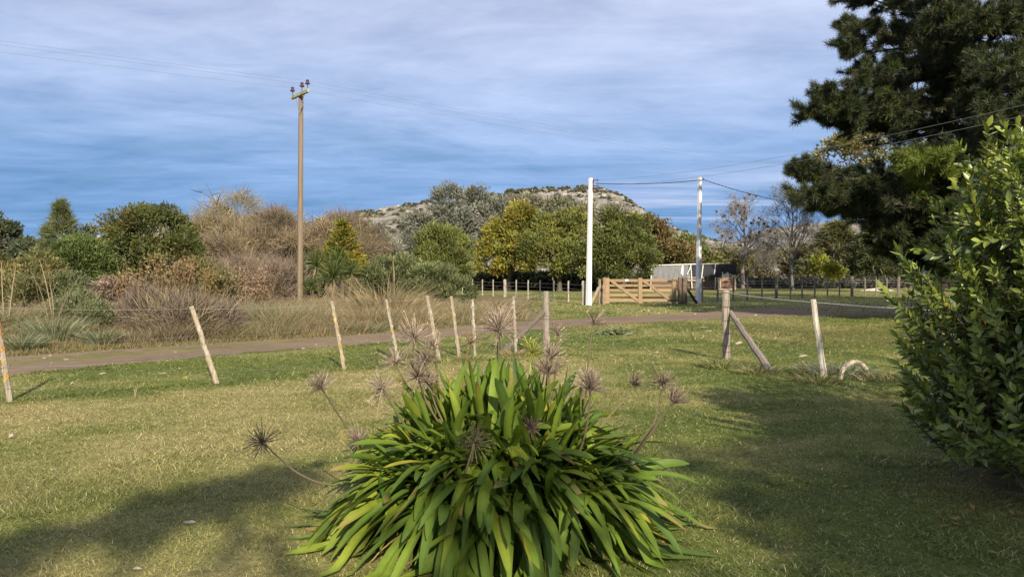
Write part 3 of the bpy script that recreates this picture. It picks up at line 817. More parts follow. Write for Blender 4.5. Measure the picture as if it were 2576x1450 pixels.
def rusty_stalks(px, py_top, py_base, d, half, n, label, seed, cols):
    rng = R(seed)
    b = base_at(px, d)
    h = (py_base - py_top) * d / K
    t = thing('dead_weed', b, label, 'weed', 'rusty dead weed stalks among the brush')
    m, ms = MB(), MB()
    a = rng.rand(n) * 6.28
    rr = np.sqrt(rng.rand(n)) * half * d / K
    P = np.stack([b[0] + np.cos(a) * rr * 0.5, b[1] + np.sin(a) * rr * 0.5, np.zeros(n)], 1)
    D = unit(np.stack([np.cos(a) * 0.16, np.sin(a) * 0.16, np.ones(n)], 1) + rng.normal(size=(n, 3)) * 0.06)
    L = h * (0.6 + 0.4 * rng.rand(n))
    ms.strips(P, D, L, 0.022, rng.normal(size=(n, 3)) * 0.04, None, 3, [1, 0.9, 0.7, 0.4], np.array([0.25, 0.155, 0.075]) * (0.7 + 0.6 * rng.rand(n, 1)), rng=rng)
    ms.build('stalks', M_DRY, t)
    k = n * 26
    i = rng.randint(0, n, k)
    f = 0.35 + 0.65 * rng.rand(k) ** 0.7
    Q = P[i] + D[i] * (L[i] * f)[:, None] + rng.normal(size=(k, 3)) * 0.07
    m.leaves(Q, rng.normal(size=(k, 3)) + [0, 0, 0.5], 0.10, 0.05, pick(rng, cols, k) * (0.7 + 0.6 * rng.rand(k, 1)), rng)
    m.build('dead_foliage', M_DRY, t)


RU1 = [((0.18, 0.12, 0.06), 4), ((0.15, 0.105, 0.06), 3), ((0.21, 0.155, 0.075), 2)]
rusty_stalks(335, 655, 845, 21, 26, 22, 'dark rusty column of dead weeds left of the domed tree\'s middle', 161, RU1)
rusty_stalks(440, 640, 845, 20.5, 42, 38, 'widest orange brown clump of dead weeds below the domed tree', 162, RU1)
rusty_stalks(500, 668, 840, 21, 30, 20, 'rusty dead weeds right behind the second leaning post', 163, [((0.20, 0.135, 0.06), 4), ((0.15, 0.14, 0.05), 3)])
rusty_stalks(640, 690, 840, 26, 60, 34, 'reddish brown dead weeds left of the wooden pole', 164, [((0.215, 0.15, 0.095), 4), ((0.19, 0.135, 0.09), 3)])
rusty_stalks(120, 690, 830, 30, 34, 14, 'brown dead weeds above the left reed tussocks', 165, [((0.20, 0.14, 0.06), 4), ((0.17, 0.12, 0.06), 3)])


# ------------------------------------------------------------------ bare trees
def bare(name, label, base, h, spread, seed, levels=5, r0=0.16, col=(0.15, 0.135, 0.12), twigcol=(0.2, 0.175, 0.155), pods=0, droop=0.0, group=None, lean=(0, 0), trunk_f=0.3, twigw=0.022):
    rng = R(seed)
    t = thing(name, base, label, 'tree', group)
    mt, mb = MB(), MB()
    tips, tipd = [], []

    def grow(p, d, L, r, lv):
        q = p + d * L * 0.5 + rng.normal(size=3) * L * 0.05
        e = p + d * L + rng.normal(size=3) * L * 0.07 + np.array([0, 0, droop * L * (levels - lv) / levels])
        mb.tube([p, q, e], [r, r * 0.8, r * 0.62], 5 if lv > 2 else 3, np.array(col) * (0.8 + 0.4 * rng.rand()), cap=False)
        if lv <= 0:
            tips.append(e)
            tipd.append(unit(e - p))
            return
        for k in range(3 if lv > 1 else 3):
            nd = unit(unit(e - p) + rand_dirs(rng, 1)[0] * spread + np.array([0, 0, 0.12]))
            s = (e if k < 2 else q)
            grow(s, nd, L * (0.62 + 0.2 * rng.rand()), r * 0.6, lv - 1)

    base = np.array(base, float)
    n = 5
    z = np.linspace(0, 1, n)
    top = base + np.array([lean[0], lean[1], h])
    T = base + (top - base) * z[:, None] + np.stack([rng.normal(size=n) * 0.02 * h * (z > 0), rng.normal(size=n) * 0.02 * h * (z > 0), 0 * z], 1)
    mt.tube(T, r0 * (1.15 - z) ** 0.9, 7, col, wob=0.92 + 0.16 * rng.rand(n, 7))
    for f in np.linspace(trunk_f, 0.97, 11):
        p = base + (top - base) * f
        a = rng.rand() * 6.28
        for k in range(2):
            aa = a + k * 3.1 + rng.normal() * 0.5
            d = unit(np.array([math.cos(aa), math.sin(aa), 0.75 + 0.4 * f]))
            grow(p, d, h * (0.24 - 0.14 * f) * (0.8 + 0.4 * rng.rand()), r0 * 0.42 * (1.1 - f * 0.6), levels - 2 if f < 0.8 else levels - 3)
    tips, tipd = np.array(tips), np.array(tipd)
    i = np.repeat(np.arange(len(tips)), 8)
    D = unit(tipd[i] + rng.normal(size=(len(i), 3)) * 0.5)
    mb.strips(tips[i], D, h * 0.06 * (0.5 + rng.rand(len(i))), twigw, rng.normal(size=(len(i), 3)) * 0.3 + np.array([0, 0, droop * 2]), None, 2, [1, 0.7, 0.3], np.array(twigcol) * (0.7 + 0.6 * rng.rand(len(i), 1)), rng=rng)
    if pods:
        for p in tips[rng.randint(0, len(tips), pods)]:
            mb.add(p + rand_dirs(rng, 10) * 0.17 * np.array([1, 1, 1.1]), np.array([[a, b, c] for a, b, c in rng.randint(0, 10, (16, 3))]), (0.07, 0.045, 0.04))
    mt.build('trunk', M_BARK, t)
    mb.build('branches', M_TWIG, t)
    return t


GB = 'bare leafless trees behind the right paddock'
bare('podded_tree', 'leafless pale tree dotted with dark seed pods', base_at(1868, 88), 9.0, 0.75, 201, 5, 0.2, (0.20, 0.18, 0.16), (0.26, 0.235, 0.215), pods=85, group=GB, trunk_f=0.28, twigw=0.03)
bare('bare_tree', 'leafless dark tree with a straight leading stem beside the pine branches', base_at(1992, 82), 9.3, 0.6, 202, 5, 0.17, (0.13, 0.12, 0.105), (0.15, 0.14, 0.125), group=GB, trunk_f=0.25, twigw=0.022)
bare('bare_tree', 'low sprawling leafless tree between the two taller bare trees', base_at(1930, 96), 4.8, 0.85, 203, 5, 0.12, (0.15, 0.13, 0.11), (0.17, 0.15, 0.13), group=GB, twigw=0.025)


def dead_snag():
    rng = R(204)
    b = base_at(548, 62)
    t = thing('dead_tree', b, 'dead grey snag with bare forked branches poking out above the pale willow', 'tree')
    m = MB()
    c = (0.12, 0.105, 0.10)
    s = lambda px, py: point_at(px, py, 62)
    m.tube([b, s(560, 640), s(556, 560), s(545, 515)], [0.12, 0.10, 0.06, 0.045], 6, c)
    m.build('trunk', M_BARK, t)
    m = MB()
    for path in ([(545, 515), (533, 490), (527, 475), (520, 462)], [(545, 515), (530, 500), (508, 484), (490, 470)], [(556, 560), (525, 520), (505, 510), (478, 497)], [(545, 515), (550, 495), (556, 478)], [(533, 490), (541, 478)], [(508, 484), (498, 482)], [(560, 600), (600, 560), (640, 520), (655, 500)], [(545, 515), (560, 500), (575, 492)]):
        P = np.array([s(*q) for q in path])
        P[:, 1] += np.linspace(0, rng.normal() * 1.0, len(P))
        m.tube(P, np.linspace(0.04, 0.012, len(P)), 4, c)
    m.build('branches', M_BARK, t)


dead_snag()


# ------------------------------------------------------------------ yuccas
def yucca(px, py, d, label, seed, stem_base, n=95, L=0.75, dead=True):
    rng = R(seed)
    c = point_at(px, py, d)
    b = np.array([c[0] + stem_base * d / K, d + 0.1, 0.0])
    t = thing('yucca', b, label, 'yucca', 'spiky yucca plants at the foot of the wooden pole')
    m = MB()
    D = rand_dirs(rng, n)
    D[:, 2] = np.where(D[:, 2] < -0.65, -D[:, 2], D[:, 2])
    col = pick(rng, [((0.072, 0.10, 0.024), 4), ((0.05, 0.075, 0.02), 3), ((0.12, 0.14, 0.04), 2)], n) * (0.8 + 0.4 * rng.rand(n, 1))
    m.strips(np.tile(c, (n, 1)) + D * 0.03 + np.array([0, 0, 1]) * rng.rand(n, 1) * 0.25, D + [0, 0, 0.2], L * (0.75 + 0.4 * rng.rand(n)), 0.04, np.array([0, 0, -0.12]) + rng.normal(size=(n, 3)) * 0.03, None, 3, [0.8, 1, 0.7, 0.08], col, chan=0.3, rng=rng)
    m.build('leaves', M_LEAF, t)
    ms = MB()
    ms.tube([b, (b + c) / 2 + rng.normal(size=3) * 0.04, c + [0, 0, 0.05]], [0.09, 0.075, 0.07], 7, (0.16, 0.125, 0.085))
    ms.build('trunk', M_BARK, t)
    if dead:
        k = 34
        a = rng.rand(k) * 6.28
        D = np.stack([np.cos(a), np.sin(a), -0.5 - rng.rand(k)], 1)
        md = MB()
        md.strips(np.tile(c, (k, 1)) - [0, 0, 0.05], D, L * 0.7, 0.04, np.array([0, 0, -0.3]) + rng.normal(size=(k, 3)) * 0.05, None, 2, [1, 0.8, 0.2], np.array([0.24, 0.19, 0.11]) * (0.7 + 0.6 * rng.rand(k, 1)), rng=rng)
        md.build('dead_leaves', M_DRY, t)


yucca(838, 704, 33.5, 'largest yucca rosette, in front of the others and right of the wooden pole', 301, 0, 150, 1.0)
yucca(795, 672, 34.5, 'yucca rosette touching the right side of the wooden pole', 302, 12, 95, 0.8)
yucca(852, 668, 35.0, 'highest yucca rosette, behind the largest', 303, -4, 95, 0.8)
yucca(885, 690, 35.0, 'yucca rosette beside the grey green shrub', 304, -10, 95, 0.75)
yucca(783, 732, 33.0, 'low bright green yucca tuft at the base of the wooden pole', 305, 5, 80, 0.55, False)


# ------------------------------------------------------------------ reeds and tussocks
def tussock(P0, r, h, n, cols, rng, m, spread=0.55, w=0.016, dry=0.3):
    a = rng.rand(n) * 6.28
    rr = np.sqrt(rng.rand(n)) * r
    P = np.stack([P0[0] + np.cos(a) * rr, P0[1] + np.sin(a) * rr, np.zeros(n)], 1)
    tilt = spread * (0.15 + rr / r) * (0.6 + 0.8 * rng.rand(n))
    a2 = a + rng.normal(size=n) * 0.5
    D = np.stack([np.cos(a2) * tilt, np.sin(a2) * tilt, np.ones(n)], 1)
    c = pick(rng, cols, n)
    k = rng.rand(n) < dry
    c[k] = np.array([0.33, 0.255, 0.15])
    c = c * (0.65 + 0.7 * rng.rand(n, 1))
    L = h * (0.55 + 0.6 * rng.rand(n))
    B = np.stack([np.cos(a2) * 0.35 * spread * 1.6, np.sin(a2) * 0.35 * spread * 1.6, -0.22 - 0.35 * rng.rand(n) * spread], 1)
    m.strips(P, D, L, w, B, None, 3, [0.8, 1, 0.7, 0.15], c, rng=rng)


BLUE = [((0.18, 0.20, 0.115), 4), ((0.235, 0.25, 0.155), 2), ((0.13, 0.155, 0.075), 2)]
STRAW = [((0.32, 0.25, 0.15), 4), ((0.27, 0.205, 0.12), 3), ((0.19, 0.165, 0.08), 2)]
MIXED = [((0.19, 0.175, 0.09), 4), ((0.25, 0.205, 0.115), 3), ((0.14, 0.15, 0.075), 2)]


def tuss_thing(name, label, px, py, r, h, n, cols, seed, group='grass tussocks along the far side of the track', **kw):
    g = ground_at(px, py)
    t = thing(name, g, label, 'tussock', group)
    m = MB()
    tussock(g, r, h, n, cols, R(seed), m, **kw)
    m.build('blades', M_GRASS, t)


tuss_thing('blue_green_tussock', 'neat blue green tussock standing alone nearest the track, left of the leaning post', 255, 872, 0.24, 0.52, 620, BLUE, 401, spread=0.42, dry=0.12, w=0.012)
tuss_thing('blue_green_tussock', 'blue green tussock at the left edge, beside the rusty tipped post', 52, 886, 0.26, 0.50, 620, BLUE, 402, spread=0.45, dry=0.15, w=0.012)
tuss_thing('blue_green_tussock', 'tall pale blue green tussock behind and between the two front ones', 140, 868, 0.4, 0.78, 900, BLUE, 403, spread=0.34, dry=0.15, w=0.013)
tuss_thing('straw_tussock', 'big strawy tussock at the left edge of the bank', 20, 850, 0.6, 1.2, 800, MIXED, 404, spread=0.6, dry=0.4)
tuss_thing('green_tussock', 'grey green tussock between the leaning post and the yucca', 690, 832, 0.6, 1.0, 800, [((0.16, 0.17, 0.085), 4), ((0.2, 0.19, 0.1), 3)], 405, spread=0.55, dry=0.3)
tuss_thing('orange_tussock', 'low orange brown tussock at the track edge', 605, 848, 0.25, 0.45, 260, [((0.26, 0.16, 0.055), 4), ((0.2, 0.14, 0.05), 3)], 406, spread=0.4, dry=0.2)
tuss_thing('pampas_tussock', 'tall straw coloured tussock with upright dead stems in front of the grey green shrub', 970, 812, 0.7, 1.75, 700, STRAW, 407, spread=0.4, dry=0.6)
tuss_thing('straw_tussock', 'straw and green tussock at the right end of the bank', 1240, 800, 0.6, 1.0, 480, STRAW, 408, spread=0.6, dry=0.5)
tuss_thing('green_tussock', 'small green tussock just right of the strawy end of the bank', 1280, 795, 0.4, 0.8, 260, [((0.17, 0.175, 0.09), 4), ((0.13, 0.15, 0.07), 3)], 409, spread=0.5, dry=0.2)


def tall_grass():
    rng = R(410)
    m = MB()
    n = 300
    k = 0
    while k < n:
        px = -120 + rng.rand() * 1420
        off = 0.5 + 9.0 * rng.rand() ** 1.3
        up = np.interp(px, [p[0] for p in UPP], [p[1] for p in UPP])
        g = ground_at(px, up)[:2] + unit(np.array([ground_at(px, up)[0], ground_at(px, up)[1]])) * off
        if px > 1180 and off > 2.5:
            continue
        if px < 330 and off < 2.6:
            continue
        if 200 < px < 320 and off < 3.5:
            continue
        k += 1
        edge = off < 1.0
        near_dark = 300 < px < 560
        cols = STRAW if rng.rand() < (0.25 + 0.55 * (px > 700)) else (MIXED if rng.rand() < 0.7 else BLUE)
        if near_dark:
            cols = [((0.16, 0.125, 0.085), 4), ((0.2, 0.155, 0.1), 3), ((0.13, 0.115, 0.06), 2)]
        h = 0.35 + 0.25 * rng.rand() if edge else (0.38 + 0.36 * rng.rand()) * (1.0 + 0.25 * min(off / 6, 1) + 0.25 * (px < 230) + 0.25 * (px > 600))
        tussock(g, 0.45, h * (0.8 if px > 1050 else 1), 230, cols, rng, m, 0.22 + 0.5 * rng.rand() ** 2, 0.011, 0.22)
    # long pale stems
    for px, py, hh in [(20, 850, 1.9), (128, 850, 1.7), (140, 850, 1.9), (110, 850, 1.6), (560, 830, 1.4), (900, 800, 1.3), (985, 800, 2.3), (975, 800, 2.0), (1000, 805, 1.6)]:
        for q in range(4):
            g = ground_at(px + rng.normal() * 6, py)
            m.strips(g[None], np.array([[rng.normal() * 0.15, rng.normal() * 0.1, 1]]), hh * (0.8 + 0.3 * rng.rand()), 0.022, np.array([[rng.normal() * 0.15, 0, -0.05]]), None, 4, [1, 0.9, 0.8, 0.8, 0.4], np.array([[0.40, 0.31, 0.19]]), rng=rng)
    tag(m.build('tall_grass', M_GRASS), 'tall straw coloured reeds and rough grass on the bank beyond the track', kind='stuff')
    # low verge sward
    m = MB()
    n = 60000
    s = rng.randint(0, 200, n)
    off = rng.rand(n) ** 1.6 * 7
    P = RU[s] + rng.normal(size=(n, 2)) * 0.12 + unit(RU - RL)[s] * off[:, None]
    c = pick(rng, [((0.24, 0.195, 0.095), 3), ((0.15, 0.145, 0.055), 3), ((0.19, 0.14, 0.075), 2)], n) * (0.6 + 0.7 * rng.rand(n, 1))
    D = np.concatenate([rng.normal(size=(n, 2)) * 0.5, np.ones((n, 1))], 1)
    m.strips(np.concatenate([P, np.zeros((n, 1))], 1), D, (0.06 + 0.22 * np.clip(off / 3, 0, 1)) * (0.5 + rng.rand(n)), 0.016, rng.normal(size=(n, 3)) * 0.25, None, 2, [1, 0.8, 0.15], c, rng=rng)
    tag(m.build('verge_grass', M_GRASS), 'rough dry grass on the verge of the track', kind='stuff')


tall_grass()


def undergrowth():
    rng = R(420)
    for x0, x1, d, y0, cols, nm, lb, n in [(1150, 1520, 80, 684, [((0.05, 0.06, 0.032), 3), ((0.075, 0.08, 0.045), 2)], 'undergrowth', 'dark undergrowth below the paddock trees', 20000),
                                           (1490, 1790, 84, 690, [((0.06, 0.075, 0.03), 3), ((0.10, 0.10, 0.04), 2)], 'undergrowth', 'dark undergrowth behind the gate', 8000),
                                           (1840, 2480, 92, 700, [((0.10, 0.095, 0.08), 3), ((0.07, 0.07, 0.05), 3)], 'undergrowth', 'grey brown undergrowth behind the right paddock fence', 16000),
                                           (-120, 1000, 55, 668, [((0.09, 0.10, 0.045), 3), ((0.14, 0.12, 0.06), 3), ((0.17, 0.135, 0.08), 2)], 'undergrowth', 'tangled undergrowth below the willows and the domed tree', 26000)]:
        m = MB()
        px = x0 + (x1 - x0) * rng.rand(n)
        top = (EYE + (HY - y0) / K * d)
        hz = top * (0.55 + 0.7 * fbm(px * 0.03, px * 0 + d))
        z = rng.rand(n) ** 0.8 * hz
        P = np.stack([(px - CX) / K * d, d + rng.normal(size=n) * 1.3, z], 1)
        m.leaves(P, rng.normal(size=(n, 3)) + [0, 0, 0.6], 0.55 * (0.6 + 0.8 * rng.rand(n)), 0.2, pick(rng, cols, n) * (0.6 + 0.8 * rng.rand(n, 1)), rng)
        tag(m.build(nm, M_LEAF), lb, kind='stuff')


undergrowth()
# ------------------------------------------------------------------ fences
GREYWOOD = (0.30, 0.255, 0.205)
PALEWOOD = (0.29, 0.25, 0.195)


def rough_post(m, base, top, r, col, rng, n=8, taper=0.92, notch=True):
    base, top = np.array(base, float), np.array(top, float)
    k = 9
    t = np.linspace(0, 1, k)
    P = base + (top - base) * t[:, None] + rng.normal(size=(k, 3)) * r * 0.10 * np.array([1, 1, 0])
    P[0] = base - (top - base) * 0.03
    wob = 1 + rng.normal(size=(1, n)) * 0.09 + rng.normal(size=(k, n)) * 0.035
    m.tube(P, r * (1.06 - (1.06 - taper) * t), n, col, wob=wob)


def sag_line(a, b, sag, n=14):
    a, b = np.array(a, float), np.array(b, float)
    t = np.linspace(0, 1, n)[:, None]
    P = a + (b - a) * t
    P[:, 2] -= sag * 4 * (t * (1 - t))[:, 0]
    return P


def post_ends(px0, py0, px1, py1, d=None):
    """top pixel, foot pixel -> world top, foot"""
    if d is None:
        f = ground_at(px1, py1)
    else:
        f = base_at(px1, d)
    tp = point_at(px0, py0, f[1])
    return tp, f


def wire_turn(m, p, r, z, col):
    a = np.linspace(0, 2 * np.pi, 13)
    m.tube(np.stack([p[0] + np.cos(a) * r, p[1] + np.sin(a) * r, np.full(13, z) + 0.01 * np.sin(a)], 1), 0.003, 4, col, cap=False)


def lawn_fence():
    rng = R(501)
    spec = [(-12, 765, 25, 1010, None), (482, 770, 545, 963, None), (835, 757, 866, 930, None), (970, 752, 1001, 903, 13.9), (1073, 743, 1103, 905, 13.9), (1134, 744, 1154, 896, None), (1187, 752, 1196, 900, 14.35), (1291, 745, 1298, 890, None)]
    ends = [post_ends(*s) for s in spec]
    ends.append(post_ends(1373, 732, 1375, 893, 14.9))
    ct, cf = ends[-1]
    t = thing('wire_fence', ends[4][1], 'old wire fence of leaning grey posts along the lawn, left of the opening', 'fence', 'old lawn fence either side of the opening')
    for i, (a, f) in enumerate(ends[:-1]):
        m = MB()
        c = np.array(PALEWOOD) * (0.85 + 0.3 * rng.rand()) * ((1.0, 0.95, 0.86) if i in (1, 2, 4, 5) else (1, 1, 1))
        rough_post(m, f, a, [0.030, 0.034, 0.031, 0.027, 0.033, 0.031, 0.027, 0.025][i], c, rng, 7)
        o = m.build('fence_post', M_OLDWOOD, t)
        # lichen: orange and cream crust on the bark
        ml = MB()
        k = 60
        f2 = rng.rand(k)
        hot = i in (0, 1, 2, 5)
        aa = rng.rand(k) * 6.28
        rr = 0.0325 if i not in (0,) else 0.030
        Pn = np.stack([np.cos(aa), np.sin(aa), 0 * aa], 1)
        C0 = f + (a - f) * (0.15 + 0.8 * f2)[:, None]
        cc = pick(rng, [((0.34, 0.225, 0.06), 1.6 if hot else 0.1), ((0.36, 0.33, 0.25), 3)], k)
        if i == 0:
            cc[f2 > 0.45] = (0.34, 0.17, 0.05)
        ax = unit(a - f)
        S = np.cross(Pn, ax)
        hgt, wd = (0.02 + 0.035 * rng.rand(k))[:, None], (0.012 + 0.012 * rng.rand(k))[:, None]
        off = C0 + Pn * (rr * 1.02)
        V = np.stack([off - ax * hgt, off + S * wd, off + ax * hgt, off - S * wd], 1).reshape(-1, 3)
        ml.add(V, np.arange(k * 4).reshape(-1, 4), np.repeat(cc, 4, 0))
        ml.build('lichen', M_BARK, o)
    m = MB()
    rough_post(m, cf, ct, 0.062, (0.25, 0.21, 0.17), rng, 10)
    for z in (0.95, 0.72, 0.66, 0.42, 0.2):
        wire_turn(m, cf, 0.068, z, (0.10, 0.085, 0.075))
    m.build('corner_post', M_OLDWOOD, t)
    m = MB()
    rough_post(m, ground_at(1262, 889), point_at(1370, 783, 14.85), 0.042, (0.15, 0.122, 0.10), rng, 8)
    m.build('brace', M_OLDWOOD, t)
    far_left = (np.array(ends[0][0]) + (np.array(ends[0][0]) - np.array(ends[1][0])) * 1.0, np.array(ends[0][1]) + (np.array(ends[0][1]) - np.array(ends[1][1])))
    ends = [far_left] + ends
    for f, c, r in [(0.97, (0.30, 0.28, 0.24), 0.0017), (0.62, (0.20, 0.17, 0.14), 0.0014), (0.36, (0.26, 0.24, 0.21), 0.0015), (0.14, (0.2, 0.17, 0.14), 0.0017)]:
        m = MB()
        pts = []
        for (a, b) in zip(ends[:-1], ends[1:]):
            pa, pb = a[1] + (a[0] - a[1]) * f, b[1] + (b[0] - b[1]) * f
            pa[1] -= 0.05
            pb[1] -= 0.05
            pts.append(sag_line(pa, pb, 0.02 + 0.02 * rng.rand(), 8)[:-1])
        pts.append(pb[None])
        m.tube(np.vstack(pts), r, 4, c)
        m.build('wire', M_METAL, t)


lawn_fence()


def right_fence():
    rng = R(502)
    ct, cf = post_ends(1826, 730, 1826, 905)
    t = thing('wire_fence', cf, 'wire fence right of the opening, from the thick braced corner post into the bay shrub', 'fence', 'old lawn fence either side of the opening')
    m = MB()
    rough_post(m, cf, ct, 0.070, (0.285, 0.235, 0.185), rng, 10, 0.97)
    for z in (1.17, 0.93, 0.69, 0.47, 0.26, 0.155):
        wire_turn(m, cf, 0.077, z, (0.09, 0.075, 0.065))
    m.build('corner_post', M_OLDWOOD, t)
    m = MB()
    b0, b1 = ground_at(1938, 938), point_at(1836, 785, 13.85)
    rough_post(m, b0, b1, 0.05, (0.215, 0.175, 0.145), rng, 7, 0.8)
    for f in (0.97, 0.9, 0.78, 0.66):
        c = b0 + (b1 - b0) * f
        m.box(c + np.array([0.015, -0.05, 0]), (0.035, 0.014, 0.028), (0.62, 0.60, 0.54), None, 0.005)
    m.build('brace', M_OLDWOOD, t)
    posts = [(ct, cf)]
    for s, r in (((2045, 753, 2072, 953, None), 0.04),):
        a, f = post_ends(*s)
        posts.append((a, f))
        m = MB()
        rough_post(m, f, a, r, (0.46, 0.41, 0.33), rng, 7, 0.9)
        m.build('fence_post', M_OLDWOOD, t)
    a2, f2 = posts[-1]
    nxt = f2 + (f2 - cf) * 1.0
    nt = nxt + np.array([0.02, 0, 1.1])
    m = MB()
    rough_post(m, nxt, nt, 0.04, (0.44, 0.39, 0.31), rng, 7, 0.9)
    m.build('fence_post', M_OLDWOOD, t)
    posts.append((nt, nxt))
    for f, c, r in [(0.965, (0.55, 0.53, 0.49), 0.004), (0.57, (0.13, 0.11, 0.09), 0.0024), (0.39, (0.13, 0.11, 0.09), 0.0024), (0.22, (0.13, 0.11, 0.09), 0.0024), (0.12, (0.13, 0.11, 0.09), 0.0024)]:
        m = MB()
        pts = []
        for (a, b) in zip(posts[:-1], posts[1:]):
            pa, pb = a[1] + (a[0] - a[1]) * f, b[1] + (b[0] - b[1]) * f
            pts.append(sag_line(pa + [0.03, -0.045, 0], pb + [0.0, -0.045, 0], 0.015, 8)[:-1])
        pts.append((pb + [0, -0.045, 0])[None])
        m.tube(np.vstack(pts), r, 4, c)
        m.build('wire', M_METAL, t)


right_fence()


def paddock_fence(name, label, spec, thick, wires, col, seed, grp, stay=None):
    rng = R(seed)
    ends = [post_ends(x, ty, x, by) for x, ty, by in spec]
    t = thing('paddock_fence', ends[0][1], label, 'fence', grp)
    first = {}
    for i, (a, f) in enumerate(ends):
        big = i in thick
        h = a[2]
        if big not in first:
            m = MB()
            if big:
                rough_post(m, f, np.array([f[0], f[1], h]), 0.10, col, rng, 8, 0.95)
            else:
                rough_post(m, f, np.array([f[0], f[1], h]), 0.042, np.array(col) * 1.15, rng, 6, 0.95)
            o = m.build('thick_post' if big else 'fence_post', M_OLDWOOD, t)
            first[big] = (o, f, h)
        else:
            o0, f0, h0 = first[big]
            o = o0.copy()
            COL.objects.link(o)
            o.parent = t
            o.location = tuple(f - f0)
            # meshes keep their own local origin at the fence root
            o.location = tuple(np.array(f - f0))
    for z in wires:
        m = MB()
        P = np.array([f + [0, -0.05, z] for a, f in ends])
        m.tube(P, 0.006, 4, (0.22, 0.21, 0.20))
        m.build('wire', M_METAL, t)


PL = [(1467, 706, 767), (1429, 706, 760.5), (1392, 706, 757.5), (1358, 706, 754), (1328, 706, 751.5), (1298, 706, 748.5), (1269, 704, 746.5), (1240, 706, 744.5), (1213, 706, 742.5), (1188, 706, 741), (1163, 706, 739.5), (1140, 706, 738)]
paddock_fence('paddock_fence', 'pale post and wire fence running away from the white concrete pole below the paddock trees', PL, {0, 6}, (0.25, 0.5, 0.75, 0.98), (0.34, 0.30, 0.24), 503, 'paddock fences either side of the gate')
PR = [(1766, 700, 758.5), (1805, 699, 758), (1844, 699, 757), (1879, 699, 755.5), (1916, 698, 753.5), (1953, 695, 751), (1988, 697, 750.5), (2017, 697, 750), (2049, 697, 748.5), (2081, 697, 747), (2111, 697, 746), (2143, 693, 745.3), (2175, 697, 745), (2203, 697, 744.6), (2230, 697, 744.2), (2260, 694, 744), (2290, 697, 743.6), (2320, 697, 743.3), (2350, 697, 743)]
paddock_fence('paddock_fence', 'dark post and wire fence of many strands right of the grey pole', PR, {5, 11, 15}, (0.2, 0.38, 0.56, 0.75, 0.94, 1.12), (0.15, 0.125, 0.10), 504, 'paddock fences either side of the gate')


def gate():
    rng = R(505)
    d = 40.6
    s = d / K
    w = lambda px, py, dd=0.0: point_at(px, py, d + dd)
    b = base_at(1612, d)
    t = thing('wooden_gate', b, 'wide wooden field gate of five rails with two diagonal braces', 'gate')
    wood = np.array([0.265, 0.18, 0.10])
    for px in (1527.5, 1610, 1695):
        m = MB()
        a, z = w(px, 763.2), w(px, 698.5)
        m.beam(a, z, 0.20 if px < 1690 else 0.19, 0.11, wood * (0.95 + 0.12 * rng.rand()), up=(0, 1, 0), bev=0.012)
        m.build('stile', M_GATEWOOD, t)
    for y0, y1 in ((701.5, 708.8), (714.4, 721), (725.8, 733.4), (738.4, 745.2), (750.8, 758.2)):
        m = MB()
        h = (y1 - y0) * s
        for xa, xb in ((1531, 1606.5), (1613.5, 1691.5)):
            m.beam(w(xa, (y0 + y1) / 2, 0.012), w(xb, (y0 + y1) / 2, 0.012), 0.036, h, wood * (0.85 + 0.25 * rng.rand()), bev=0.006)
        m.build('rail', M_GATEWOOD, t)
    for a, z in (((1535, 704), (1606, 757)), ((1615, 704), (1690, 757))):
        m = MB()
        m.beam(w(*a, -0.030), w(*z, -0.030), 0.034, 0.135, wood * (0.9 + 0.15 * rng.rand()), bev=0.006)
        m.build('diagonal_brace', M_GATEWOOD, t)
    for y in (705, 755.5):
        m = MB()
        m.beam(w(1680, y, -0.06), w(1709, y, -0.06), 0.012, 0.075, (0.05, 0.045, 0.045), bev=0.003)
        for q in range(4):
            m.box(w(1683 + q * 5, y, -0.07), (0.022, 0.014, 0.022), (0.20, 0.19, 0.18), None, 0.004)
        m.build('hinge', M_METAL, t)
    m = MB()
    m.box(w(1576, 704.3, -0.02), (0.15, 0.02, 0.09), (0.72, 0.70, 0.66), None, 0.004)
    m.build('small_plate', M_WHITE, t)
    # gate posts
    for nm, px, top, r, dd, col, lab in (('gate_post', 1519.5, 698, 0.105, 0.0, (0.26, 0.195, 0.13), 'square wooden gate post at the latch side of the gate'),
                                         ('gate_post', 1509, 702, 0.085, 0.3, (0.29, 0.23, 0.16), 'shorter pale post with a strut, left of the gate'),
                                         ('gate_post', 1710, 697, 0.115, 0.0, (0.15, 0.105, 0.075), 'dark round post carrying the hinges of the gate'),
                                         ('gate_post', 1721.5, 698.5, 0.12, -0.1, (0.13, 0.10, 0.075), 'dark strutted post between the hinge post and the grey pole')):
        f = base_at(px, d + dd)
        tt = thing(nm, f, lab, 'post', 'posts either side of the wooden gate')
        m = MB()
        rough_post(m, f, [f[0], f[1], point_at(px, top, d + dd)[2]], r, col, rng, 8, 0.97)
        m.build('post', M_OLDWOOD, tt)
        if px == 1509:
            m = MB()
            rough_post(m, base_at(1485, d - 0.6), point_at(1506, 723, d + 0.2), 0.075, (0.30, 0.235, 0.17), rng, 7)
            m.build('strut', M_OLDWOOD, tt)
        if px == 1721.5:
            m = MB()
            rough_post(m, base_at(1752, d + 0.9), point_at(1725, 721, d - 0.05), 0.07, (0.07, 0.055, 0.045), rng, 7)
            m.build('strut', M_OLDWOOD, tt)


gate()


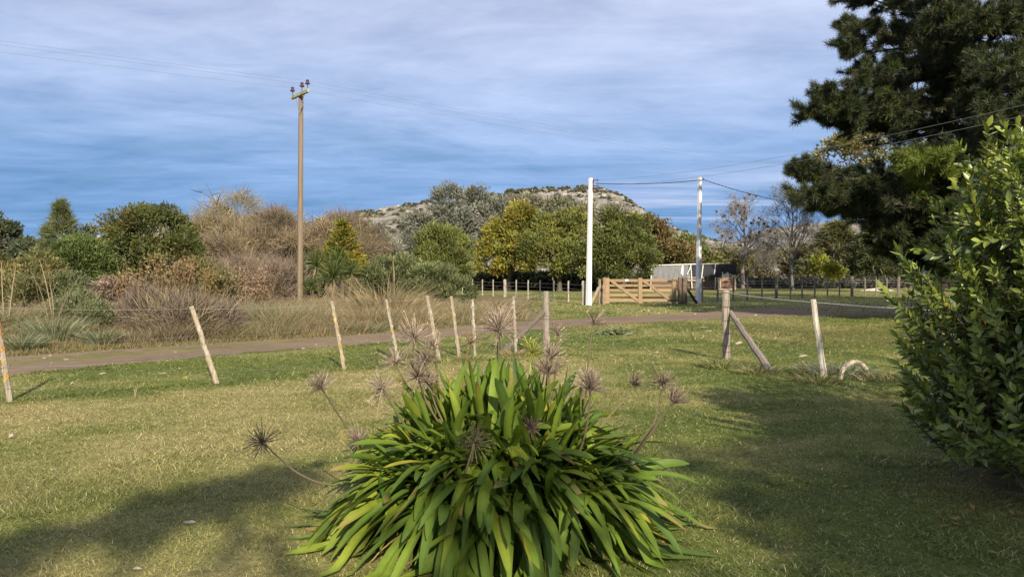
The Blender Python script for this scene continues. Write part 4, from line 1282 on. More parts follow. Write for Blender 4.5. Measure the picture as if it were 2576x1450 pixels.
# ------------------------------------------------------------------ poles and lines
def hpole(base, top, w0, w1, mat, parent, col):
    """concrete pole of H section, tapering; broad flanges left and right, web between"""
    base, top = np.array(base), np.array(top)
    m = MB()
    h = top[2] - base[2]

    def pr(w):
        a, f = w / 2, w * 0.26
        wb = w * 0.36
        return np.array([[-a, -a], [-a + f, -a], [-a + f, -wb], [a - f, -wb], [a - f, -a], [a, -a], [a, a], [a - f, a], [a - f, wb], [-a + f, wb], [-a + f, a], [-a, a]])
    ca, sa = math.cos(0.55), math.sin(0.55)
    rot = np.array([[ca, -sa], [sa, ca]])
    rings = []
    for t in (-0.03, 0.5, 0.985, 1.0):
        q = pr((w0 + (w1 - w0) * t) * (0.9 if t == 1.0 else 1)) @ rot.T
        c = base + (top - base) * t
        rings.append(np.column_stack([q[:, 0] + c[0], q[:, 1] + c[1], np.full(12, c[2])]))
    V = np.vstack(rings)
    F = [[k * 12 + j, k * 12 + (j + 1) % 12, k * 12 + 12 + (j + 1) % 12, k * 12 + 12 + j] for k in range(3) for j in range(12)]
    m.add(V, F, col)
    o = 36
    m.add(rings[3], [[0, 1, 10, 11], [1, 2, 9, 10], [2, 3, 8, 9], [3, 4, 7, 8], [4, 5, 6, 7]], col)
    return m.build('shaft', mat, parent)


def insul(m, c, s, col=(0.06, 0.035, 0.04)):
    m.lathe(c, [(0.001, 0.16 * s), (0.04 * s, 0.16 * s), (0.055 * s, 0.145 * s), (0.055 * s, 0.12 * s), (0.045 * s, 0.105 * s), (0.05 * s, 0.09 * s), (0.085 * s, 0.035 * s), (0.085 * s, 0.02 * s), (0.03 * s, 0.0), (0.012 * s, -0.02 * s), (0.012 * s, -0.2 * s), (0.001, -0.2 * s)], 12, col)


INS = []


def wooden_pole():
    d = 34.0
    b = base_at(754, d)
    tp = point_at(757, 236, d)
    t = thing('power_pole', b, 'tall brown wooden power pole with a slanting lichen covered crossarm and three insulators', 'power pole')
    m = MB()
    k = 12
    f = np.linspace(0, 1, k)[:, None]
    P = b + (tp - b) * f
    an = np.arange(12)
    m.tube(P, 0.125 - 0.028 * f[:, 0], 12, (0.195, 0.148, 0.10), wob=1 + 0.06 * np.where(an % 4 == 0, -1, 0.3)[None])
    m.build('shaft', M_POLEWOOD, t)
    L, Rr = point_at(719.5, 242, d), point_at(782.5, 229.5, d)
    mid = (L + Rr) / 2
    hx = (Rr[0] - L[0]) / 2
    dirv = np.array([0.60, -0.80, 0.0])
    s = hx / 0.60
    zc = tp[2] - 0.06
    A = np.array([tp[0], d - 0.16, zc]) - dirv * s
    B = np.array([tp[0], d - 0.16, zc]) + dirv * s
    m = MB()
    m.beam(A, B, 0.11, 0.135, (0.34, 0.335, 0.20), bev=0.01)
    rng = R(77)
    nface = np.cross(unit(B - A), [0, 0, 1])
    nface = nface if nface[1] < 0 else -nface
    for _ in range(60):
        c = A + (B - A) * rng.rand() + nface * 0.056 + np.array([0, 0, (rng.rand() - 0.5) * 0.1])
        a, h = 0.03 + 0.04 * rng.rand(), 0.015 + 0.02 * rng.rand()
        X = unit(B - A)
        V = np.array([c - X * a, c - [0, 0, h], c + X * a, c + [0, 0, h]]) + nface * 0.003 * rng.rand()
        m.add(V, [[0, 1, 2, 3]], np.array([0.46, 0.46, 0.22]) if rng.rand() < 0.7 else np.array([0.16, 0.15, 0.12]))
    m.build('crossarm', M_OLDWOOD, t)
    for f in (0.03, 0.62, 0.95):
        m = MB()
        c = A + (B - A) * f + np.array([0, 0, 0.26])
        insul(m, c, 1.25)
        m.build('insulator', M_GLAZE, t)
        INS.append(c + np.array([0, 0, 0.15]))
    for f in (0.24, 0.76):
        m = MB()
        m.beam(A + (B - A) * f + np.array([0, -0.0, -0.07]), np.array([tp[0] - 0.02, d - 0.125, tp[2] - 0.88]), 0.012, 0.045, (0.27, 0.26, 0.24), bev=0.002)
        m.build('arm_brace', M_METAL, t)
    along = np.array([0.80, 0.60, 0.0])
    for i, (c, nm) in enumerate(zip(INS, ('lowest of the three thin wires over the wooden pole, on its left insulator', 'middle of the three thin wires over the wooden pole, on the insulator above the shaft', 'uppermost of the three thin wires over the wooden pole, on its right insulator'))):
        m = MB()
        m.tube(np.vstack([sag_line(c - along * 46 + [0, 0, 0.15], c, 0.35, 20)[:-1], sag_line(c, c + along * 62 + [0, 0, -0.15], 0.55, 30)]), 0.0045, 4, (0.22, 0.22, 0.23))
        o = m.build('power_line', M_METAL, at=c)
        tag(o, nm, 'power line', 'thin wires over the wooden pole')


wooden_pole()


def concrete_poles():
    w0 = (0.86, 0.83, 0.75)
    d1, d2 = 38.9, 41.5
    b1, t1 = base_at(1480, d1), point_at(1485, 448, d1)
    p1 = thing('concrete_pole', b1, 'bright whitewashed concrete pole left of the wooden gate, rust stained near its top', 'pole', 'white concrete poles beside the gate')
    hpole(b1, t1, 0.205, 0.14, M_WHITE, p1, w0)
    b2, t2 = base_at(1756, d2), point_at(1760, 443, d2)
    p2 = thing('concrete_pole', b2, 'pale concrete pole right of the gate, its lower half grey in shadow', 'pole', 'white concrete poles beside the gate')
    hpole(b2, t2, 0.215, 0.145, M_WHITE, p2, (0.66, 0.655, 0.63))
    rust = (0.10, 0.035, 0.025)
    ends = []
    for dz in (-0.12, -0.4):
        m = MB()
        c = t1 + np.array([0.14, -0.03, dz])
        m.beam(c, c + np.array([0.14, -0.08, 0.02]), 0.03, 0.04, rust, bev=0.004)
        m.build('bracket', M_METAL, p1)
        m = MB()
        e = c + np.array([0.19, -0.1, -0.02])
        insul(m, e, 0.55, (0.07, 0.075, 0.10))
        m.build('insulator', M_GLAZE, p1)
        ends.append(e + [0, 0, 0.04])
    m = MB()
    for k in range(14):
        a = R(k).rand(4)
        m.box(t1 + np.array([0.115 + 0.01 * a[0], -0.095 + 0.03 * a[1], -0.08 - 0.55 * k / 14]), (0.05, 0.05, 0.05), rust, None, 0.01)
    m.build('rust_stain', M_RUBBER, p1)
    m = MB()
    m.tube(sag_line(t1 + [-0.1, 0.02, -0.25], base_at(1424, d1 + 3.2) + [0, 0, 0.0], 0.05), 0.008, 4, (0.12, 0.12, 0.12))
    m.build('guy_wire', M_METAL, p1)
    m = MB()
    insul(m, t2 + np.array([0.16, -0.08, -0.2]), 0.6, (0.09, 0.06, 0.06))
    m.build('insulator', M_GLAZE, p2)
    # twisted cable between the poles and on to the right
    a = t1 + np.array([0.25, -0.1, -0.27])
    b = t2 + np.array([0.12, -0.1, -0.2])

    def twisted(nm, a, b, sag, lab):
        m = MB()
        n = 220
        P = sag_line(a, b, sag, n)
        ph = np.arange(n) * 0.8
        for q in (0, math.pi):
            m.tube(P + np.stack([0 * ph, np.cos(ph + q) * 0.014, np.sin(ph + q) * 0.014], 1), 0.010, 4, (0.03, 0.03, 0.035))
        tag(m.build(nm, M_RUBBER, at=a), lab, 'cable', 'black cable from pole to pole')
    twisted('black_cable', a, b, 0.10, 'black twisted cable strung level between the two white poles')
    far = point_at(2160, 520, 62)
    twisted('black_cable', b + [0.06, 0, 0], far, 0.5, 'black cable sloping down from the right white pole behind the pine')
    # two bare wires coming back over the lawn to the right
    for e, (p2x, p2y), lab in zip(ends, (((2575, 264)), ((2575, 291))), ('upper of two thin wires rising from the white pole across the pine', 'lower of two thin wires rising from the white pole across the pine')):
        q = point_at(p2x, p2y, 17.0)
        dirv = (q - e)
        end = e + dirv * 1.45
        end[2] = q[2] + 0.35
        t = np.linspace(0, 1, 60)
        P = e + (end - e) * t[:, None]
        tq = 1 / 1.45
        zq = e[2] + (end[2] - e[2]) * tq
        k = (zq - q[2]) / (4 * tq * (1 - tq))
        P[:, 2] -= k * 4 * t * (1 - t)
        m = MB()
        m.tube(P, 0.0045, 4, (0.2, 0.2, 0.2))
        tag(m.build('service_wire', M_METAL, at=e), lab, 'wire', 'thin wires from the white pole over the lawn')


concrete_poles()


# ------------------------------------------------------------------ shed and things round it
def shed():
    rng = R(506)
    d = 80.0
    w = lambda px, py, dd=0.0: point_at(px, py, d + dd)
    b = base_at(1745, d)
    t = thing('open_shed', b, 'low timber shed hung with grey sheeting and black shade cloth behind the gate', 'shed')

    def sheet(name, pts_top, pts_bot, mat, col, seed, fold=0.05, dd=0.0):
        rg = R(seed)
        nu, nv = 40, 14
        u = np.linspace(0, 1, nu)
        T = np.array([np.interp(u, np.linspace(0, 1, len(pts_top)), [p[i] for p in pts_top]) for i in (0, 1)]).T
        B = np.array([np.interp(u, np.linspace(0, 1, len(pts_bot)), [p[i] for p in pts_bot]) for i in (0, 1)]).T
        V = []
        for j in range(nv):
            f = j / (nv - 1)
            for i in range(nu):
                q = T[i] * (1 - f) + B[i] * f
                p = w(q[0], q[1], dd)
                p[1] += fold * math.sin(i * 1.3 + 2 * vnoise(np.array(i * 0.4), np.array(f * 2.0))) * (0.2 + f) + fold * 1.5 * (vnoise(np.array(i * 0.5 + seed), np.array(f * 3.0)) - 0.5)
                V.append(p)
        V = np.array(V)
        i, j = np.meshgrid(np.arange(nu - 1), np.arange(nv - 1), indexing='xy')
        q = (j * nu + i).ravel()
        F = np.stack([q, q + nu, q + nu + 1, q + 1], 1)
        m = MB().add(V, F, col).add(V + [0, 0.02, 0], F[:, ::-1], col)
        return m.build(name, mat, t, smooth=True)
    sheet('grey_sheeting', [(1639, 668), (1752, 664.5)], [(1634, 704), (1690, 704), (1735, 703)], M_CLOTH, (0.17, 0.17, 0.175), 1, 0.06)
    sheet('torn_white_sheeting', [(1715, 667), (1718.5, 667)], [(1712, 688), (1718, 694)], M_CLOTH, (0.85, 0.84, 0.80), 2, 0.03, -0.12)
    sheet('shade_cloth', [(1733, 665), (1800, 664), (1832, 662.5), (1853, 668)], [(1728, 694), (1770, 696), (1808, 697), (1826, 685), (1845, 690), (1854, 690)], M_CLOTH, (0.028, 0.029, 0.034), 3, 0.08, -0.05)
    m = MB()
    for k in range(9):
        y0 = 696 + k * 3.4
        m.beam(w(1640, y0 + 1.5, 0.15), w(1812, y0 + 1.5, 0.15), 0.03, 3.0 * d / K, np.array([0.10, 0.07, 0.055]) * (0.75 + 0.6 * rng.rand()), bev=0.004)
    m.build('board_wall', M_GATEWOOD, t)
    m = MB()
    m.beam(w(1729, 697.5, -0.1), w(1771, 697.5, -0.1), 0.05, 0.06, (0.42, 0.38, 0.33))
    m.beam(w(1729, 704.5, -0.1), w(1771, 704.5, -0.1), 0.05, 0.22, (0.26, 0.20, 0.155))
    m.build('feed_rail', M_GATEWOOD, t)
    for x0, y0, x1, y1 in ((1738, 666, 1728, 690), (1736.5, 666, 1739.5, 704), (1768, 666, 1762, 714), (1799, 664.5, 1796, 690), (1739, 707, 1740, 724), (1799, 697, 1798, 727), (1858, 691, 1850, 699), (1848, 690, 1850, 727), (1638, 668, 1636, 728)):
        m = MB()
        c = (0.66, 0.64, 0.58) if x0 < 1845 else (0.50, 0.42, 0.32)
        m.tube([w(x1, y1, -0.16), w((x0 + x1) / 2 + 0.3, (y0 + y1) / 2, -0.16), w(x0, y0, -0.16)], 0.05, 6, c)
        m.build('frame_pole', M_OLDWOOD, t)
    m = MB()
    m.beam(w(1638, 667, -0.05), w(1752, 663.6, -0.05), 0.08, 0.07, (0.78, 0.76, 0.70))
    m.beam(w(1752, 663.6, -0.03), w(1832, 661.8, -0.03), 0.05, 0.05, (0.45, 0.42, 0.38))
    m.build('roof_edge', M_WHITE, t)
    # back and roof so that it stands as a building
    m = MB()
    a, b2, c, e = w(1639, 667.5, 0.02), w(1850, 664.5, 0.02), w(1850, 664.5, 0.02) + [0, 3.2, -0.5], w(1639, 667.5, 0.02) + [0, 3.2, -0.5]
    V = np.array([a, b2, c, e])
    m.add(V, [[0, 1, 2, 3]], (0.2, 0.2, 0.2)).add(V - [0, 0, 0.04], [[3, 2, 1, 0]], (0.2, 0.2, 0.2))
    V = np.array([c, e, e * [1, 1, 0], c * [1, 1, 0]])
    m.add(V, [[0, 1, 2, 3]], (0.09, 0.07, 0.055)).add(V + [0, 0.04, 0], [[3, 2, 1, 0]], (0.09, 0.07, 0.055))
    m.build('roof', M_GATEWOOD, t)
    # corrugated pale sheet showing below the shade cloth
    m = MB()
    for k in range(9):
        x = 1816 + k * 2.1
        m.tube([w(x, 698, 0.02), w(x, 684, 0.02)], 0.045, 6, (0.66, 0.66, 0.52) if k % 2 else (0.52, 0.53, 0.42))
    m.build('corrugated_panel', M_METAL, t)
    # timber feed box in front
    d2 = 78.0
    w2 = lambda px, py, dd=0.0: point_at(px, py, d2 + dd)
    tb = thing('feed_box', base_at(1828, d2), 'square timber box with a sloping lid in front of the black shade cloth', 'box')
    m = MB()
    for k in range(5):
        m.beam(w2(1812, 709.5 + k * 3.3), w2(1845, 709.5 + k * 3.3), 0.05, 0.12, np.array([0.135, 0.075, 0.05]) * (0.8 + 0.4 * rng.rand()), bev=0.008)
    m.box(w2(1828.5, 717, 0.5), (1.22, 0.9, 0.72), (0.115, 0.065, 0.045), None, 0.01)
    m.build('panel', M_GATEWOOD, tb)
    m = MB()
    m.beam(w2(1811, 702.5, -0.05), w2(1845, 702.5, -0.05), 0.06, 0.34, (0.25, 0.155, 0.105), bev=0.01)
    m.box(w2(1828, 698.6, 0.42), (1.36, 0.98, 0.06), (0.33, 0.25, 0.18), None, 0.01)
    m.build('lid', M_GATEWOOD, tb)
    for x in (1806, 1811, 1848):
        m = MB()
        m.beam(w2(x, 728.8 if x > 1806 else 727), w2(x, 698), 0.11, 0.11, (0.46, 0.35, 0.25), up=(0, 1, 0), bev=0.01)
        m.build('corner_post', M_GATEWOOD, tb)
    m = MB()
    m.beam(w2(1806, 727, -0.02), w2(1850, 727, -0.02), 0.1, 0.12, (0.42, 0.33, 0.24), bev=0.01)
    m.build('skid', M_GATEWOOD, tb)
    # pale heap of sand in the paddock
    m = MB()
    c = base_at(2207, 76)
    n, k = 28, 8
    V, F = [], []
    for j in range(k):
        f = j / (k - 1)
        for i in range(n):
            a = i / n * 6.283
            r = (1 - f) * (1 + 0.25 * rng.rand())
            V.append([c[0] + math.cos(a) * r * 1.35, c[1] + math.sin(a) * r * 1.0, 0.30 * (f ** 0.8) * (0.9 + 0.2 * rng.rand()) - 0.01])
    for j in range(k - 1):
        for i in range(n):
            F.append([j * n + i, j * n + (i + 1) % n, (j + 1) * n + (i + 1) % n, (j + 1) * n + i])
    m.add(V, F, (0.50, 0.44, 0.36))
    tag(m.build('sand_heap', M_STONE, at=c), 'low pale heap of sand in the right paddock', 'heap')
    # slatted timber pen glimpsed through the bay shrub
    d3 = 46.0
    tp = thing('slatted_pen', base_at(2410, d3), 'wooden slatted fence panel glimpsed through the bay shrub', 'fence panel')
    w3 = lambda px, py, dd=0.0: point_at(px, py, d3 + dd)
    for k in range(5):
        m = MB()
        y = 700.5 + k * 7.6
        m.beam(w3(2368, y), w3(2462, y), 0.04, 0.13, np.array([0.36, 0.22, 0.12]) * (0.85 + 0.3 * rng.rand()), bev=0.006)
        m.build('slat', M_GATEWOOD, tp)
    for x in (2366, 2413, 2464):
        m = MB()
        m.beam(w3(x, 755, 0.09), w3(x, 696, 0.09), 0.13, 0.12, (0.28, 0.175, 0.10), up=(0, 1, 0), bev=0.008)
        m.build('post', M_GATEWOOD, tp)


shed()
# ------------------------------------------------------------------ the big pine on the right
def pine():
    rng = R(601)
    bx = np.array([17.6, 28.0, 0.0])
    Ht = 18.0
    t = thing('pine_tree', bx, 'huge dark pine leaning its long shaggy branches in from the right', 'tree')
    mt, mb, mn = MB(), MB(), MB()
    bark = np.array([0.058, 0.046, 0.038])
    k = 10
    z = np.linspace(0, 1, k)
    P = bx + np.stack([0.4 * np.sin(z * 3), 0.3 * np.sin(z * 4 + 1), z * Ht], 1)
    mt.tube(P, 0.42 * (1.05 - z) ** 0.8 + 0.03, 12, bark, wob=1 + 0.08 * rng.normal(size=(k, 12)))
    mt.build('trunk', M_BARK, t)
    tuftP, tuftD = [], []

    def twig(p, d, L, r):
        """a branchlet with needle tufts along its outer part"""
        e = p + d * L + np.array([0, 0, 0.12 * L])
        m_ = p + d * L * 0.5
        mb.tube([p, m_, e], [r, r * 0.7, r * 0.35], 4, bark * 0.9, cap=False)
        for f in (0.45, 0.65, 0.82, 1.0):
            q = p + (e - p) * f
            tuftP.append(q)
            tuftD.append(unit(d + np.array([0, 0, 0.25]) + rng.normal(size=3) * 0.25))

    def limb(path, r, dens=1.0, side_len=1.5):
        P = np.array(path, float)
        t0 = np.linspace(0, 1, len(P))
        tt = np.linspace(0, 1, 12)
        Q = np.stack([np.interp(tt, t0, P[:, i]) for i in range(3)], 1)
        Q[1:-1] += rng.normal(size=(10, 3)) * 0.10
        rr = r * (1.03 - tt) ** 0.8 + 0.012
        mb.tube(Q, rr, 6, bark, cap=False)
        Ltot = np.linalg.norm(P[-1] - P[0])
        n = int(Ltot * 7.2 * dens)
        for _ in range(n):
            f = 0.22 + 0.78 * rng.rand() ** 0.8
            i = min(int(f * 11), 10)
            p = Q[i] + (Q[i + 1] - Q[i]) * (f * 11 - i)
            d0 = unit(Q[i + 1] - Q[i])
            sidev = unit(np.cross(d0, [0, 0, 1])) * (1 if rng.rand() < 0.5 else -1)
            d = unit(d0 * 0.55 + sidev * (0.4 + 0.6 * rng.rand()) + np.array([0, 0, 0.35 * rng.normal() + 0.1]))
            L = side_len * (1.15 - f * 0.7) * (0.5 + 0.7 * rng.rand())
            p2 = p + d * L * 0.45
            mb.tube([p, p2], [0.022, 0.014], 4, bark, cap=False)
            twig(p2, d, L * 0.55, 0.012)
            for q in range(2):
                dd = unit(d + rand_dirs(rng, 1)[0] * 0.8 + np.array([0, 0, 0.1]))
                twig(p + d * L * (0.3 + 0.4 * rng.rand()), dd, L * 0.4, 0.010)
        twig(Q[-1], unit(Q[-1] - Q[-2]), 0.5, 0.015)

    trunk = lambda zz: bx + np.array([0, 0, zz])

    def to(px, py, d, z0, mid=None, r=0.1, dens=1.0, sl=1.5):
        e = point_at(px, py, d)
        a = trunk(z0)
        r *= 0.75
        mm = (a + e) / 2 + np.array([0, 0, -0.25]) if mid is None else np.array(mid)
        limb([a, mm, e], r, dens, sl)

    # limbs seen against the sky
    to(2130, 2, 31, 10.8, r=0.08)
    to(2125, 70, 31, 10.0, r=0.08, dens=1.2)
    to(2112, 118, 30.5, 9.4, r=0.08, dens=1.2)
    to(2140, 185, 30.5, 8.6, r=0.08)
    limb([trunk(6.2), point_at(2400, 330, 27.5), point_at(2290, 292, 27), point_at(2235, 248, 26.6), point_at(2225, 195, 26.5), point_at(2160, 205, 26.3)], 0.17, 0.75, 1.3)
    limb([point_at(2290, 292, 27), point_at(2180, 262, 26.5), point_at(2072, 238, 26)], 0.10, 1.5, 1.4)
    to(2030, 275, 26, 6.6, r=0.12, dens=1.25)
    to(2080, 300, 27, 6.4, r=0.11, dens=1.0)
    to(2006, 440, 26.5, 4.9, r=0.12, dens=1.2)
    to(2015, 492, 25.6, 4.5, r=0.11, dens=1.2)
    to(2060, 520, 27.5, 4.0, r=0.10, dens=1.2)
    to(2160, 552, 26, 3.8, r=0.09, dens=1.1)
    to(2210, 595, 27, 3.3, r=0.09)
    to(2290, 630, 25, 3.2, r=0.09)
    to(2270, 500, 24.5, 4.6, r=0.1)
    to(2330, 415, 22.8, 5.6, r=0.10, dens=1.4)
    to(2290, 400, 23.4, 5.2, r=0.09, dens=1.3)
    to(2420, 520, 23, 4.2, r=0.09)
    to(2390, 610, 23.5, 3.0, r=0.08)
    to(2300, 560, 25.5, 3.8, r=0.08)
    for q_ in ((2235, 628, 26.5), (2285, 655, 25.5), (2340, 668, 26.5), (2395, 672, 25), (2440, 650, 26), (2480, 670, 24.5), (2345, 620, 24), (2400, 560, 25.5), (2250, 585, 25)):
        to(*q_, 3.2, r=0.07, dens=1.15)
    to(2440, 60, 24, 10.5, r=0.09)
    to(2360, 40, 25, 10.0, r=0.09)
    to(2480, 180, 22.5, 8.8, r=0.09)
    to(2330, 130, 26, 8.8, r=0.09)
    to(2520, 300, 22, 7.2, r=0.09)
    to(2430, 250, 24.0, 7.6, r=0.09)
    # the rest of the crown, whorl by whorl
    for zz in np.linspace(3.4, 17.0, 19):
        L0 = 7.6 * (1 - (zz / 18.6) ** 2.2) + 0.8
        a0 = rng.rand() * 6.28
        for q in range(4):
            a = a0 + q * 1.57 + rng.normal() * 0.3
            d = np.array([math.cos(a), math.sin(a), 0.0])
            if d[0] < -0.35 and zz < 11 and d[1] > -0.75:
                if rng.rand() < 0.6 or 4.3 < zz < 7.6:
                    continue
            L = L0 * (0.6 + 0.35 * rng.rand())
            e = trunk(zz) + d * L + np.array([0, 0, L * (0.02 + 0.35 * max(0, zz - 6) / 12)])
            limb([trunk(zz), trunk(zz) + d * L * 0.5 + np.array([0, 0, -0.02 * L]), e], 0.09, 0.7, 1.5)
    mb.build('branches', M_BARK, t)
    TP, TD = np.array(tuftP), np.array(tuftD)
    n = len(TP)
    per = 34
    i = np.repeat(np.arange(n), per)
    D = unit(TD[i] * 0.65 + rng.normal(size=(n * per, 3)) * 0.62)
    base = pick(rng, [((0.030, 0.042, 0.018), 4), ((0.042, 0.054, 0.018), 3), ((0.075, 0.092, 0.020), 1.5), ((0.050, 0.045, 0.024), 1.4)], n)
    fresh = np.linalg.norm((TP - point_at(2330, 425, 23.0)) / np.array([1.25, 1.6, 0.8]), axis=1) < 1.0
    base[fresh] = np.array([0.115, 0.145, 0.022])  # sunlit patch put into the needle colour: brighter green on these tufts
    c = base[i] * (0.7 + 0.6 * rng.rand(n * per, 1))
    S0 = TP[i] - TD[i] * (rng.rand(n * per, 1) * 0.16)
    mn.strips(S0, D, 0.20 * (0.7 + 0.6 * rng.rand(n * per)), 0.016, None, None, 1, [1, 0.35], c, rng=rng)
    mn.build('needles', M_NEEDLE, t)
    # cones
    mc = MB()
    for q in rng.choice(n, 60, replace=False):
        mc.lathe(TP[q] - TD[q] * 0.2, [(0.005, -0.06), (0.035, -0.04), (0.045, 0.0), (0.025, 0.05), (0.004, 0.07)], 6, (0.09, 0.05, 0.03))
    mc.build('cones', M_BARK, t)


pine()


def copy_tree(o, parent=None):
    c = o.copy()
    COL.objects.link(c)
    if parent is not None:
        c.parent = parent
    for ch in list(o.children):
        copy_tree(ch, c)
    return c


p2 = copy_tree(bpy.data.objects['pine_tree'])  # extra pine, added so that its shadow darkens the right paddock
p2.location = (25.0, 32.0, 0.0)
p2.rotation_euler = (0, 0, math.radians(150))
p2.scale = (1.05, 1.05, 1.12)
p2['label'] = 'second dark pine added to shade the right paddock, close behind the first one at the far right edge'


# ------------------------------------------------------------------ bay shrub at the right edge
def bay():
    rng = R(701)
    root = np.array([4.25, 5.7, 0.0])
    t = thing('bay_shrub', root, 'dense glossy leaved bay shrub at the right edge of the lawn', 'shrub')
    mw, ml = MB(), MB()
    stem = np.array([0.13, 0.095, 0.06])
    shoots = []

    def lobe(c, r, n, zmin=0.12):
        c, r = np.array(c, float), np.array(r, float)
        d = rand_dirs(rng, n)
        f = 0.60 + 0.40 * rng.rand(n) ** 0.6
        P = c + d * r * f[:, None] * (1 + 0.10 * rng.normal(size=(n, 1)))
        D = unit(d * np.array([0.8, 0.8, 0.5]) + np.array([0, 0, 0.75]) + rng.normal(size=(n, 3)) * 0.22)
        ok = P[:, 2] > zmin
        for p, q in zip(P[ok], D[ok]):
            shoots.append((p, q, 0.22 + 0.16 * rng.rand()))

    lobe((4.25, 5.75, 0.95), (1.18, 1.0, 0.80), 420)
    lobe((3.50, 5.55, 0.75), (0.50, 0.55, 0.50), 170)
    lobe((4.15, 5.75, 1.70), (0.80, 0.75, 0.66), 300)
    lobe((3.68, 5.65, 1.75), (0.36, 0.40, 0.55), 90)
    lobe((3.36, 5.28, 0.44), (0.54, 0.45, 0.36), 150)
    lobe((4.5, 5.2, 0.6), (0.8, 0.5, 0.6), 90)
    lobe((5.45, 6.0, 1.9), (1.05, 1.0, 1.55), 260)
    lobe((5.2, 5.7, 0.8), (1.0, 0.9, 0.8), 130)
    # single upright sprays that break the outline
    for a, b in [((3.32, 5.6, 1.75), (3.30, 5.58, 2.37)), ((3.30, 5.6, 1.55), (3.20, 5.58, 2.02)), ((3.45, 5.6, 1.8), (3.42, 5.6, 2.18)), ((3.85, 5.6, 2.0), (3.70, 5.6, 2.36)), ((3.72, 5.6, 2.0), (3.58, 5.6, 2.28)), ((3.9, 5.7, 2.0), (3.96, 5.7, 2.46)), ((3.05, 5.5, 0.95), (2.70, 5.48, 1.52)), ((3.0, 5.5, 0.9), (2.62, 5.48, 1.27)), ((3.1, 5.5, 1.1), (2.84, 5.5, 1.42)), ((3.2, 5.5, 1.2), (3.03, 5.5, 1.58)), ((2.95, 5.4, 0.65), (2.68, 5.4, 0.95)), ((2.95, 5.4, 0.5), (2.66, 5.36, 0.78)), ((3.0, 5.35, 0.35), (2.74, 5.3, 0.55)), ((3.25, 5.5, 1.05), (3.16, 5.5, 1.46))]:
        a, b = np.array(a), np.array(b)
        mw.tube([np.array([3.6, 5.65, 0.6]) * 0.5 + a * 0.5, a, b], [0.014, 0.010, 0.004], 5, stem)
        n = int(np.linalg.norm(b - a) / 0.13) + 1
        for k in range(n):
            f = k / n
            shoots.append((a + (b - a) * f, unit(b - a), 0.24))
    P0, D0, L0 = [np.array(v) for v in zip(*shoots)]
    for p, d, L in shoots[::2]:
        mw.tube([p - d * 0.12, p + d * L], [0.006, 0.003], 4, stem * 1.2, cap=False)
    for q in range(26):
        p = P0[rng.randint(len(P0))]
        g = root + np.array([rng.normal() * 0.25, rng.normal() * 0.15, 0])
        mw.tube([g, g * 0.55 + p * 0.45 + [0, 0, 0.1], p], [0.03, 0.02, 0.008], 5, stem)
    mw.build('stems', M_BARK, t)
    per = 19
    n = len(P0) * per
    i = np.repeat(np.arange(len(P0)), per)
    k = np.tile(np.arange(per), len(P0))
    f = (k + rng.rand(n)) / per
    U = perp(D0, rng)
    Wv = np.cross(D0, U)
    ang = k * 2.4 + rng.rand(len(P0))[i] * 6.28
    side = U[i] * np.cos(ang)[:, None] + Wv[i] * np.sin(ang)[:, None]
    D = unit(D0[i] * (0.35 + 0.7 * f)[:, None] + side * (1.05 - 0.45 * f)[:, None] + np.array([0, 0, 0.1]) + rng.normal(size=(n, 3)) * 0.18)
    P = P0[i] + D0[i] * (L0[i] * f)[:, None]
    L = 0.086 * (0.65 + 0.5 * rng.rand(n))
    S = unit(np.cross(D, D0[i] + rng.normal(size=(n, 3)) * 0.25))
    base = pick(rng, [((0.13, 0.17, 0.032), 4), ((0.095, 0.135, 0.028), 3), ((0.18, 0.215, 0.042), 2)], len(P0))
    c = base[i] * (0.75 + 0.5 * rng.rand(n, 1))
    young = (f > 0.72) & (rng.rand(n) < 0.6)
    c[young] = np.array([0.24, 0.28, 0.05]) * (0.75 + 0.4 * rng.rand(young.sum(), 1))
    odd = rng.rand(n) < 0.004
    c[odd] = (0.42, 0.30, 0.04)
    B = np.array([0, 0, -0.12]) + rng.normal(size=(n, 3)) * 0.06
    ml.strips(P, D, L, L * 0.40, B, S, 5, [0.06, 0.62, 0.98, 0.90, 0.52, 0.03], c, chan=0.22)
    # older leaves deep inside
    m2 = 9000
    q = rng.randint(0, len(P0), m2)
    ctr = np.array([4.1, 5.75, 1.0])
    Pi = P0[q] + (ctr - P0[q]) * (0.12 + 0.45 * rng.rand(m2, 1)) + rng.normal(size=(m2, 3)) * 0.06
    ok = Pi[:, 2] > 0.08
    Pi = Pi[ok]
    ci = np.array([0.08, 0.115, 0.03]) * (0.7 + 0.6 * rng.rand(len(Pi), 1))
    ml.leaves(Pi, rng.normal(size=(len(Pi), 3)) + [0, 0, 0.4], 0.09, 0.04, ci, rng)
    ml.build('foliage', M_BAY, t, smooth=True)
    # fallen leaves below
    mf = MB()
    k = 160
    g = np.stack([3.6 + rng.normal(size=k) * 0.7, 5.0 + rng.normal(size=k) * 0.35, np.full(k, 0.02) + rng.rand(k) * 0.02], 1)
    a = rng.rand(k) * 6.28
    mf.leaves(g, np.stack([np.cos(a), np.sin(a), 0.15 * rng.normal(size=k)], 1), 0.07, 0.03, pick(rng, [((0.16, 0.085, 0.04), 3), ((0.22, 0.15, 0.06), 2), ((0.12, 0.12, 0.05), 2)], k), rng, side=np.stack([-np.sin(a), np.cos(a), 0 * a], 1))
    tag(mf.build('fallen_leaves', M_DRY), 'brown leaves fallen under the bay shrub', kind='stuff')


bay()


# ------------------------------------------------------------------ agapanthus clump in the foreground
AC = np.array([-0.085, 4.68, 0.0])


